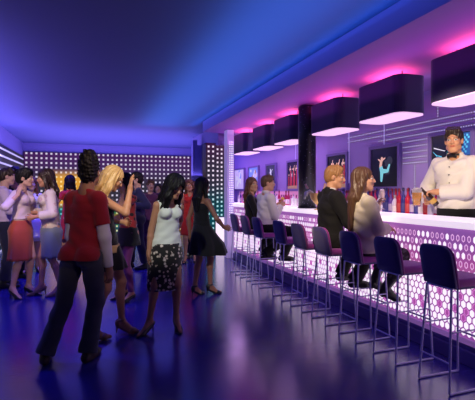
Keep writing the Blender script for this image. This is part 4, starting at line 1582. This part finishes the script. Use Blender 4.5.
p.top('jacket', fabric('dark_olive_cloth', (.03, .032, .025)), t=.026, hem=-.16, sl=1.85, neck='v')
p.trousers(BLACKCLOTH)
p.shoes(BLACKLEATHER, 'flat')
p.hair(BROWNHAIR, 'short', vol=.008)

# ------------------------------------------------------------------ guests at the bar
SEAT = .822
def seated_legs(s_, kx, ky, fz=.42, dx=.0):
    return None
# man in the black suit
b0 = 92
pos = (2.645, 4.19)
p = Person('blond man in a black suit sitting at the bar', pos, b0, 1.8, 'm', 0.0059, (.58, .3, .17), pelvis=(0, 0, (SEAT + .085) / (1.8 / 1.75)), lean=(.0, .0), cyaw=6,
           head=(36, 8, 2), torso=.53, sh=.158, neckoff=(0, .03),
           arms={'R': dict(to=('w', 2.96, 3.93, 1.06), hint=(.5, -1, -.3), curl=.45, dir=(-.2, 1, -.2), palm=(0, 0, -1)), 'L': dict(to=('w', 2.98, 4.3, 1.23), hint=(-.6, -1, -.2), curl=.3, dir=(.2, 1, 0), palm=(0, 0, -1))},
           legs={'R': dict(to=('w', 2.84, 3.99, .46), toe=20, hint=(.3, 1, .5)), 'L': dict(to=('w', 2.86, 4.28, .48), toe=0, hint=(-.2, 1, .5))})
p.top('shirt', WHITECLOTH, t=.008, hem=.1, sl=1.97, neck='collar', extra=[RC(p.N + p.up * .028 + p.cr * .052 * math.cos(a) + p.cf * (.05 * math.sin(a) + .004), p.N + p.up * .028 + p.cr * .052 * math.cos(a + .5) + p.cf * (.05 * math.sin(a + .5) + .004), .012) for a in np.arange(-.9, 4.2, .5)])
jk = p.top('jacket', BLACKSUIT, t=.028, hem=-.075, sl=1.88, neck='v', wr=.004, flare=.006, extra=[RC(p.N + p.up * .012 - p.cf * .045, p.SL + p.up * .014 + p.cr * .05, .03, .026), RC(p.N + p.up * .012 - p.cf * .045, p.SR + p.up * .014 - p.cr * .05, .03, .026)])
p.trousers(BLACKSUIT, t=.016, leg=.016, hemz=-.02)
p.shoes(BLACKLEATHER, 'flat')
p.hair(SANDY, 'quiff', vol=.002, seed=3)

# woman in the cream jacket
pos = (2.64, 3.55)
p = Person('long brown haired woman in a cream jacket lifting a flute', pos, 95, 1.7, 'f', 0.0057, (.55, .3, .2), pelvis=(0, 0, (SEAT + .085) / (1.7 / 1.75)), lean=(0, -.03), cyaw=4,
           head=(30, -2, -2), neckoff=(0, .02),
           arms={'L': dict(to=('w', 2.93, 3.72, 1.27), hint=(-.4, -.4, -1), curl=.55, dir=(.1, .35, 1), palm=(.8, .5, 0)), 'R': dict(to=('w', 2.89, 3.5, 1.08), hint=(.7, -.8, -.3), curl=.4, dir=(-.3, 1, -.2), palm=(-.4, 0, -1))},
           legs={'R': dict(to=('w', 2.86, 3.5, .47), toe=12, hint=(.3, 1, .5), pitch=-25), 'L': dict(to=('w', 2.87, 3.68, .52), toe=-5, hint=(-.2, 1, .5), pitch=-25)})
CREAM = fabric('cream_wool', (.62, .55, .43), vary=.06)
p.top('jacket', CREAM, t=.024, hem=-.06, sl=1.72, neck='collar', wr=.005, boxy=.02, flare=.01)
p.cloth('collar', CREAM, [RC(p.N + p.up * .012 + p.cr * .064 * math.cos(a) + p.cf * (.055 * math.sin(a) - .005), p.N + p.up * .012 + p.cr * .064 * math.cos(a + .5) + p.cf * (.055 * math.sin(a + .5) - .005), .016) for a in np.arange(2.6, 6.6, .4)], wr=0)
p.trousers(pattern('black_grey_print', (.012, .011, .013), (.1, .095, .1), (.04, .04, .045), 26, .36, .2), t=.012, leg=.006, hemz=.12, top=.0)
p.shoes(BLACKLEATHER, 'boot')
p.hair(BROWNHAIR, 'long', length=.3, vol=.006, seed=7, back=(.0, -.02), locks=False, width=.85, fall=[(p.hp(.072, .01, .04), p.hp(.085, -.03, -.08), .025, .035), (p.hp(-.07, .02, .04), p.hp(-.085, -.02, -.08), .025, .035), (p.hp(.085, -.03, -.08), p.N - p.cf * .075 + p.cr * .05 + p.up * -.03, .035, .035), (p.hp(-.085, -.03, -.08), p.N - p.cf * .075 - p.cr * .05 + p.up * -.03, .035, .035)])
CREAMW = p

# man in the white shirt
pos = (2.645, 6.1)
p = Person('man in a white shirt sitting at the bar with a cocktail', pos, 88, 1.74, 'm', 0.0068, (.55, .3, .2), pelvis=(0, 0, (SEAT + .085) / (1.74 / 1.75)), lean=(0, .02), head=(22, 2, 0), neckoff=(0, .02),
           arms={'R': dict(to=('w', 2.9, 6.02, 1.25), hint=(.5, -1, -.6), curl=.55, dir=(-.4, 1, .1), palm=(-.8, .3, 0)), 'L': dict(to=('w', 2.93, 6.3, 1.24), hint=(-.5, -1, -.4), curl=.5, dir=(.3, 1, 0), palm=(.8, 0, -.4))},
           legs={'R': dict(to=('w', 2.84, 5.84, .47), toe=22, hint=(.4, 1, .5)), 'L': dict(to=('w', 2.64, 6.1, .46), toe=10, hint=(-.1, 1, .2))})
p.top('shirt', fabric('white_shirt_cloth', (.66, .64, .66), vary=.05), t=.018, hem=.0, sl=1.85, neck='collar', wr=.005, extra=[RC(p.N + p.up * .025 + p.cr * .056 * math.cos(a) + p.cf * (.055 * math.sin(a) + .002), p.N + p.up * .025 + p.cr * .056 * math.cos(a + .5) + p.cf * (.055 * math.sin(a + .5) + .002), .014) for a in np.arange(-.9, 4.2, .5)])
p.trousers(BLACKSUIT, t=.016, leg=.016, hemz=-.01, top=.04)
p.shoes(BLACKLEATHER, 'flat')
p.hair(BROWNHAIR, 'quiff', vol=.0, seed=8)
WMAN = p

# woman in black at the far end
pos = (2.63, 6.66)
p = Person('long haired woman in black sitting behind the man in the white shirt', pos, 100, 1.7, 'f', 0.0068, (.58, .34, .2), pelvis=(0, 0, (SEAT + .085) / (1.7 / 1.75)), lean=(0, .0), head=(64, -2, 4), cyaw=16,
           arms={'L': dict(to=('w', 2.9, 6.7, 1.24), hint=(-.5, -1, -.4), palm=(0, 0, -1)), 'R': dict(to=('w', 2.86, 6.46, 1.0), hint=(.7, -.8, -.3))},
           legs={'R': dict(to=('w', 2.85, 6.5, .47), toe=10, hint=(.3, 1, .5), pitch=-20), 'L': dict(to=('w', 2.85, 6.68, .5), toe=-5, hint=(-.2, 1, .5), pitch=-20)})
p.top('jumper', BLACKCLOTH, t=.014, hem=-.06, sl=1.9, neck='round')
p.trousers(BLACKCLOTH, t=.012, top=.0)
p.shoes(BLACKLEATHER, 'boot')
p.hair(CHESTNUT, 'long', length=.2, vol=.008, seed=9)

# ------------------------------------------------------------------ bartender
bm = bmesh.new()
box(bm, 3.635, 1.2, 0, 3.915, 4.6, .25, bevel=.004)
tag(obj('duckboard', bm, mat('dark_timber', (.05, .035, .03), .6)), 'dark raised step behind the counter under the bartender', 'step')
pos = (3.775, 3.46)
p = Person('bartender in a white shirt and black bow tie pouring a beer', pos, 250, 1.86, 'm', 0.0055, (.58, .29, .15), floor=.25, lean=(.0, .03), head=(-14, 2, 2), sh=.165, bulk=.0,
           neckoff=(0, .02), torso=.53,
           arms={'L': dict(to=('w', 3.53, 3.5, 1.45), hint=(-.9, -.1, -.3), curl=.75, dir=(.75, .5, 0), palm=(.2, .3, -1)), 'R': dict(to=('w', 3.57, 3.66, 1.34), hint=(.7, -.6, -.5), curl=.55, dir=(-.1, .95, .1), palm=(-1, .1, 0))})
DRESS = fabric('dress_shirt_cloth', (.74, .7, .62), vary=.04)
shirt_ = p.top('shirt', DRESS, t=.026, hem=-.03, sl=1.86, neck='collar', wr=.006, boxy=.02, flare=.006, extra=[RC(p.N + p.up * .03 + p.cr * .058 * math.cos(a) + p.cf * (.058 * math.sin(a) + .004), p.N + p.up * .03 + p.cr * .058 * math.cos(a + .5) + p.cf * (.058 * math.sin(a + .5) + .004), .015) for a in np.arange(-.9, 4.2, .5)])
p.belt('cummerbund', BLACKSUIT, -.12, .012, .042)
p.trousers(BLACKSUIT, top=.0)
p.shoes(BLACKLEATHER, 'flat')
n0 = p.N + p.up * .018 + p.cf * .085
bt = [RC(n0 - p.cr * .01, n0 + p.cr * .01, .012)]
for sx in (-1, 1):
    bt.append(EC(n0 + p.cr * sx * .008, n0 + p.cr * sx * .042, (.01, .009), (.024, .009), p.up, .008))
bt += [RC(p.N + p.up * .03 + p.cr * .062 * math.cos(a) + p.cf * (.062 * math.sin(a) + .006), p.N + p.up * .03 + p.cr * .062 * math.cos(a + .5) + p.cf * (.062 * math.sin(a + .5) + .006), .011) for a in np.arange(-.5, 3.6, .4)]
p.cloth('bow_tie', BLACKLEATHER, bt, wr=0, h=.005, k=.004)
st = p.cloth('shirt_studs', BLACKLEATHER, [RC(p.N - p.up * d_ + p.cf * dd_, p.N - p.up * d_ + p.cf * (dd_ + .012), .006) for d_, dd_ in ((.09, .142), (.17, .156), (.25, .152), (.33, .142))], wr=0, h=.004, k=.001, parent=shirt_)
p.hair(DARKHAIR, 'short', vol=.003, seed=3)
BARMAN = p

# ------------------------------------------------------------------ drinks and things on the bar
GLASS = mat('clear_glass', (.97, .96, .98), .05, trans=.95, spec=.5)
GLASS.node_tree.nodes['Principled BSDF'].inputs['IOR'].default_value = 1.12
def wpt(p_, v_):
    return Vector(p_.world(v_))
# flute in the hand of the woman in cream
g = wpt(CREAMW, CREAMW.gripL)
t = thing('champagne_flute', 'champagne flute held up by the woman in cream', 'glass', (g.x, g.y, g.z - .075))
bm = bmesh.new()
lathe(bm, [(0, 0), (.032, 0), (.032, .004), (.005, .01), (.0045, .08), (.02, .1), (.031, .16), (.03, .215), (.028, .215), (.029, .16), (.018, .102), (0, .095)], 20)
obj('glass', bm, GLASS, t, True)
bm = bmesh.new()
lathe(bm, [(0, .098), (.0175, .104), (.0282, .16), (.0278, .2), (0, .2)], 20)
obj('wine', bm, mat('pale_rose_wine', (.85, .55, .55), .1, emit=(.9, .6, .65), es=.25), t, True)  # wine given a faint painted glow
# cocktail of the man in the white shirt
g = wpt(WMAN, WMAN.gripL)
t = thing('cocktail', 'orange cocktail with a fruit slice held by the man in white', 'drink', (g.x, g.y, 1.2))
bm = bmesh.new()
lathe(bm, [(0, 0), (.034, 0), (.034, .005), (.006, .012), (.006, .05), (.034, .075), (.04, .13), (.038, .13), (.032, .077), (0, .056)], 20)
obj('glass', bm, GLASS, t, True)
bm = bmesh.new()
lathe(bm, [(0, .058), (.031, .078), (.0365, .118), (0, .118)], 20)
obj('juice', bm, mat('orange_juice', (.8, .25, .04), .2), t, True)
bm = bmesh.new()
lathe(bm, [(0, -.004), (.03, -.004), (.033, 0), (.03, .004), (0, .004)], 18)
for v in bm.verts:
    v.co = Vector((v.co.x + .03, v.co.z, v.co.y + .135))
obj('fruit_slice', bm, mat('yellow_fruit', (.85, .55, .1), .4), t, True)
# beer glass and bottle of the bartender
gb = wpt(BARMAN, BARMAN.gripL)
gr = wpt(BARMAN, BARMAN.gripR)
ax = Vector((-.6, .3, .74)).normalized()
tip = gb + ax * .1
print('TIP', tip, 'GRIPR', gr)
gl_z = tip.z - .2
t = thing('beer_glass', "beer glass with a white head in the bartender's hand", 'glass', (tip.x - .035, tip.y + .02, gl_z))
k_ = 1.2
bm = bmesh.new()
lathe(bm, [(0, 0), (.033 * k_, 0), (.035 * k_, .01), (.043 * k_, .195), (.041 * k_, .195), (.033 * k_, .014), (0, .012)], 20)
obj('glass', bm, GLASS, t, True)
bm = bmesh.new()
lathe(bm, [(0, .013), (.0325 * k_, .015), (.0395 * k_, .15), (0, .15)], 20)
obj('beer', bm, mat('amber_beer', (.85, .36, .03), .15, emit=(.8, .3, .02), es=.2), t, True)  # beer colour carries a slight added glow
bm = bmesh.new()
lathe(bm, [(0, .151), (.0397 * k_, .151), (.0412 * k_, .19), (.03 * k_, .2), (0, .203)], 20)
obj('foam', bm, mat('beer_foam', (.9, .84, .72), .7), t, True)
t = thing('beer_bottle', 'dark beer bottle tilted by the bartender over the glass', 'bottle', (0, 0, 0))
bm = bmesh.new()
lathe(bm, [(0, 0), (.033, 0), (.035, .008), (.035, .13), (.028, .16), (.0145, .19), (.0135, .235), (.015, .237), (.015, .245), (0, .245)], 18)
bg_ = obj('glass', bm, mat('brown_bottle_glass', (.03, .012, .008), .12, spec=.7), t, True)
bm = bmesh.new()
lathe(bm, [(.0355, .035), (.0362, .037), (.0362, .085), (.0355, .087)], 18)
obj('paper_label', bm, mat('gold_label', (.6, .36, .08), .5), bg_, True)
t.rotation_mode = 'QUATERNION'
t.rotation_quaternion = ax.to_track_quat('Z', 'Y')
t.location = tip - ax * .245
# blue drink of the man at the left edge
g = wpt(P1, P1.gripR)
t = thing('tumbler', 'tumbler of blue drink held by the man at the left edge', 'glass', (g.x, g.y, g.z - .05))
bm = bmesh.new()
lathe(bm, [(0, 0), (.034, 0), (.04, .1), (.038, .1), (.032, .006), (0, .006)], 18)
obj('glass', bm, GLASS, t, True)
bm = bmesh.new()
lathe(bm, [(0, .007), (.0315, .007), (.037, .08), (0, .08)], 18)
obj('blue_liquor', bm, mat('blue_liquor', (.03, .12, .6), .2, emit=(.05, .2, .9), es=.3), t, True)  # blue glow put into the drink itself
# small glasses by the black column
prev = None
for i, (yy, lb) in enumerate(((6.02, 'tall'), (5.9, 'tall'), (5.78, 'tall'))):
    if prev is None:
        t = thing('shot_glass', 'tall clear glass standing on the bar left of the black column', 'glass', (3.22, yy + .25, 1.194), 0, 'clear glasses by the column')
        bm = bmesh.new()
        lathe(bm, [(0, 0), (.022, 0), (.024, .15), (.0225, .15), (.02, .008), (0, .008)], 16)
        obj('glass', bm, mat('frosted_glass', (.85, .8, .88), .25, trans=.3, emit=(.9, .75, .9), es=.25), t, True)  # slight emission painted in to brighten the frosted glass
        prev = t
    else:
        dup(prev, (3.22, yy + .25, 1.194))
# gold bowl with bottles and towel
t = thing('wine_cooler', 'gold wine cooler bowl on the bar left of the suited man', 'bowl', (3.09, 5.22, 1.194))
bm = bmesh.new()
lathe(bm, [(0, 0), (.055, 0), (.055, .008), (.018, .02), (.016, .07), (.05, .1), (.1, .16), (.118, .235), (.124, .24), (.116, .238), (.096, .165), (.045, .108), (0, .1)], 32)
obj('bowl', bm, mat('hammered_gold', (.85, .55, .2), .35, metal=.45, bump=.4, bscale=40), t, True)
WB = [((3.07, 5.26, 1.31), (-.35, .5, 1), 'left', .3), ((3.12, 5.18, 1.31), (.1, -.25, 1), 'right', .27)]
for (x, y_, z), d, sd, L_ in WB:
    t2 = thing('wine_bottle', f'wine bottle with a pale capsule leaning {sd} in the gold bowl', 'bottle', (x, y_, z), 0, 'wine bottles in the gold bowl')
    bm = bmesh.new()
    lathe(bm, [(0, 0), (.03, 0), (.032, .006), (.032, L_ * .5), (.026, L_ * .6), (.013, L_ * .72), (.012, L_ - .08), (0, L_ - .08)], 16)
    obj('glass', bm, mat('green_bottle_glass', (.02, .05, .02), .15), t2, True)
    bm = bmesh.new()
    lathe(bm, [(.0135, L_ - .1), (.014, L_ - .098), (.0145, L_), (0, L_ + .001)], 14)
    obj('capsule', bm, mat('peach_foil', (.8, .5, .3), .4), t2, True)
    t2.rotation_mode = 'QUATERNION'
    t2.rotation_quaternion = Vector(d).normalized().to_track_quat('Z', 'Y')
tw = [RC(V(3.0, 5.30, 1.46), V(2.96, 5.34, 1.43), .018, .02), RC(V(2.96, 5.34, 1.43), V(2.95, 5.35, 1.36), .02, .016), RC(V(2.96, 5.31, 1.44), V(2.955, 5.30, 1.4), .018, .014), RC(V(3.0, 5.30, 1.46), V(3.04, 5.27, 1.44), .02, .014)]
tag(blob('towel', tw, .006, WHITECLOTH, k=.02, noise=lambda P: .003 * np.sin(P[:, 1] * 220) * np.sin(P[:, 0] * 150 + 1)), 'white towel hanging over the left rim of the gold bowl', 'towel')

# ------------------------------------------------------------------ light
def area(name, loc, rot, sx, sy, power, col):
    l = bpy.data.lights.new(name, 'AREA')
    l.shape = 'RECTANGLE'
    l.size, l.size_y = sx, sy
    l.energy = power
    l.color = col
    o = bpy.data.objects.new(name, l)
    C.objects.link(o)
    o.location = loc
    o.rotation_euler = rot
    return o
def spot(name, loc, target, power, col, size=50, blend=.6, rad_=.03):
    l = bpy.data.lights.new(name, 'SPOT')
    l.energy = power
    l.color = col
    l.spot_size = rad(size)
    l.spot_blend = blend
    l.shadow_soft_size = rad_
    o = bpy.data.objects.new(name, l)
    C.objects.link(o)
    o.location = loc
    o.rotation_euler = (Vector(target) - Vector(loc)).to_track_quat('-Z', 'Y').to_euler()
    return o
UP = (PI, 0, 0)
# unseen area lights added to wash the ceiling blue: far end, left side, soffit
area('ceiling_wash_far', (.9, 12.9, 1.9), UP, 5.5, 4.0, 260, (.36, .3, 1))
area('ceiling_wash_left', (-1.8, 8.0, 2.2), UP, .3, 7, 110, (.36, .28, 1))
area('ceiling_wash_bar', (1.65, 5.8, 2.75), UP, .9, 9, 50, (.1, .42, 1))
area('cove_light_bar', (2.40, 6.0, 2.95), (PI, -rad(30), 0), .05, 8, 8, (.05, .3, 1))
area('soffit_wash', (2.95, 5.8, 2.5), UP, .15, 8, 8, (.75, .1, .8))  # unseen panel added to tint the soffit magenta beside the lamps
# pink light thrown up out of the lamps
for yy in lamps_y:
    area('lamp_uplight', (3.32, yy + .39, 2.7), UP, .24, .55, 6, (1, .1, .2))
# unseen panels added to wash the bar wall purple
for yy in (7.9, 10.3):
    area('bar_wall_wash', (3.7, yy, 2.72), (0, rad(25), 0), .2, 2.2, 20, (.8, .42, 1))
for yy in (3.5, 6, 8.5):
    area('bar_wall_wash', (3.75, yy, 2.8), (0, rad(25), 0), .2, 2.2, 10, (.5, .35, 1))
# unseen spots added to light people and floor, no fixtures built
spot('spot_bar_guests', (1.0, 2.3, 2.9), (2.7, 3.95, 1.5), 420, (1, .76, .54), 30, .7)
spot('spot_bartender', (1.7, 1.7, 2.5), (3.75, 3.48, 1.75), 330, (1, .8, .56), 26, .6)
spot('spot_far_guests', (1.4, 3.6, 2.95), (2.75, 6.3, 1.5), 170, (1, .8, .62), 26, .7)
spot('spot_left_group', (-1.0, 3.4, 3.0), (-.75, 6.4, 1.55), 390, (1, .76, .7), 30, .7)
spot('spot_far_dancers', (.4, 5.2, 3.0), (1.3, 8.6, 1.5), 216, (1, .78, .7), 34, .7)
spot('spot_flowered_skirt', (-.1, 1.9, 3.0), (.72, 4.35, 1.45), 250, (.98, 1, .9), 27, .6)
spot('spot_blonde', (.9, 2.2, 3.0), (.12, 4.3, 1.6), 119, (1, .7, .45), 28, .7)
spot('spot_red_tee', (.5, 1.0, 3.0), (.0, 3.8, 1.45), 80, (1, .7, .6), 26, .8)
spot('blue_floor', (.2, 11.2, 3.0), (.2, 11.2, 0), 330, (.09, .06, 1), 95, 1)
spot('blue_floor', (-.6, 8.0, 3.0), (-.6, 8.0, 0), 300, (.09, .06, 1), 92, 1)
spot('blue_floor', (-.9, 5.2, 3.0), (-.9, 5.2, 0), 240, (.09, .06, 1), 84, 1)

w = bpy.data.worlds.new('World')
bpy.context.scene.world = w
w.use_nodes = True
w.node_tree.nodes['Background'].inputs[0].default_value = (.01, .008, .03, 1)
w.node_tree.nodes['Background'].inputs[1].default_value = .3

# ------------------------------------------------------------------ camera
cd = bpy.data.cameras.new('Camera')
cd.sensor_width = 36
cd.sensor_fit = 'HORIZONTAL'
cd.lens = 416 / 475 * 36
cd.shift_y = -8 / 475
cam = bpy.data.objects.new('Camera', cd)
C.objects.link(cam)
cam.location = (0, 0, 1.45)
cam.rotation_euler = (PI / 2, 0, -rad(19.7))
sc = bpy.context.scene
sc.camera = cam
sc.view_settings.view_transform = 'Standard'
sc.view_settings.look = 'None'
sc.view_settings.exposure = 0
sc.view_settings.gamma = 1
sc.view_settings.use_curve_mapping = False
sc.cycles.use_denoising = True
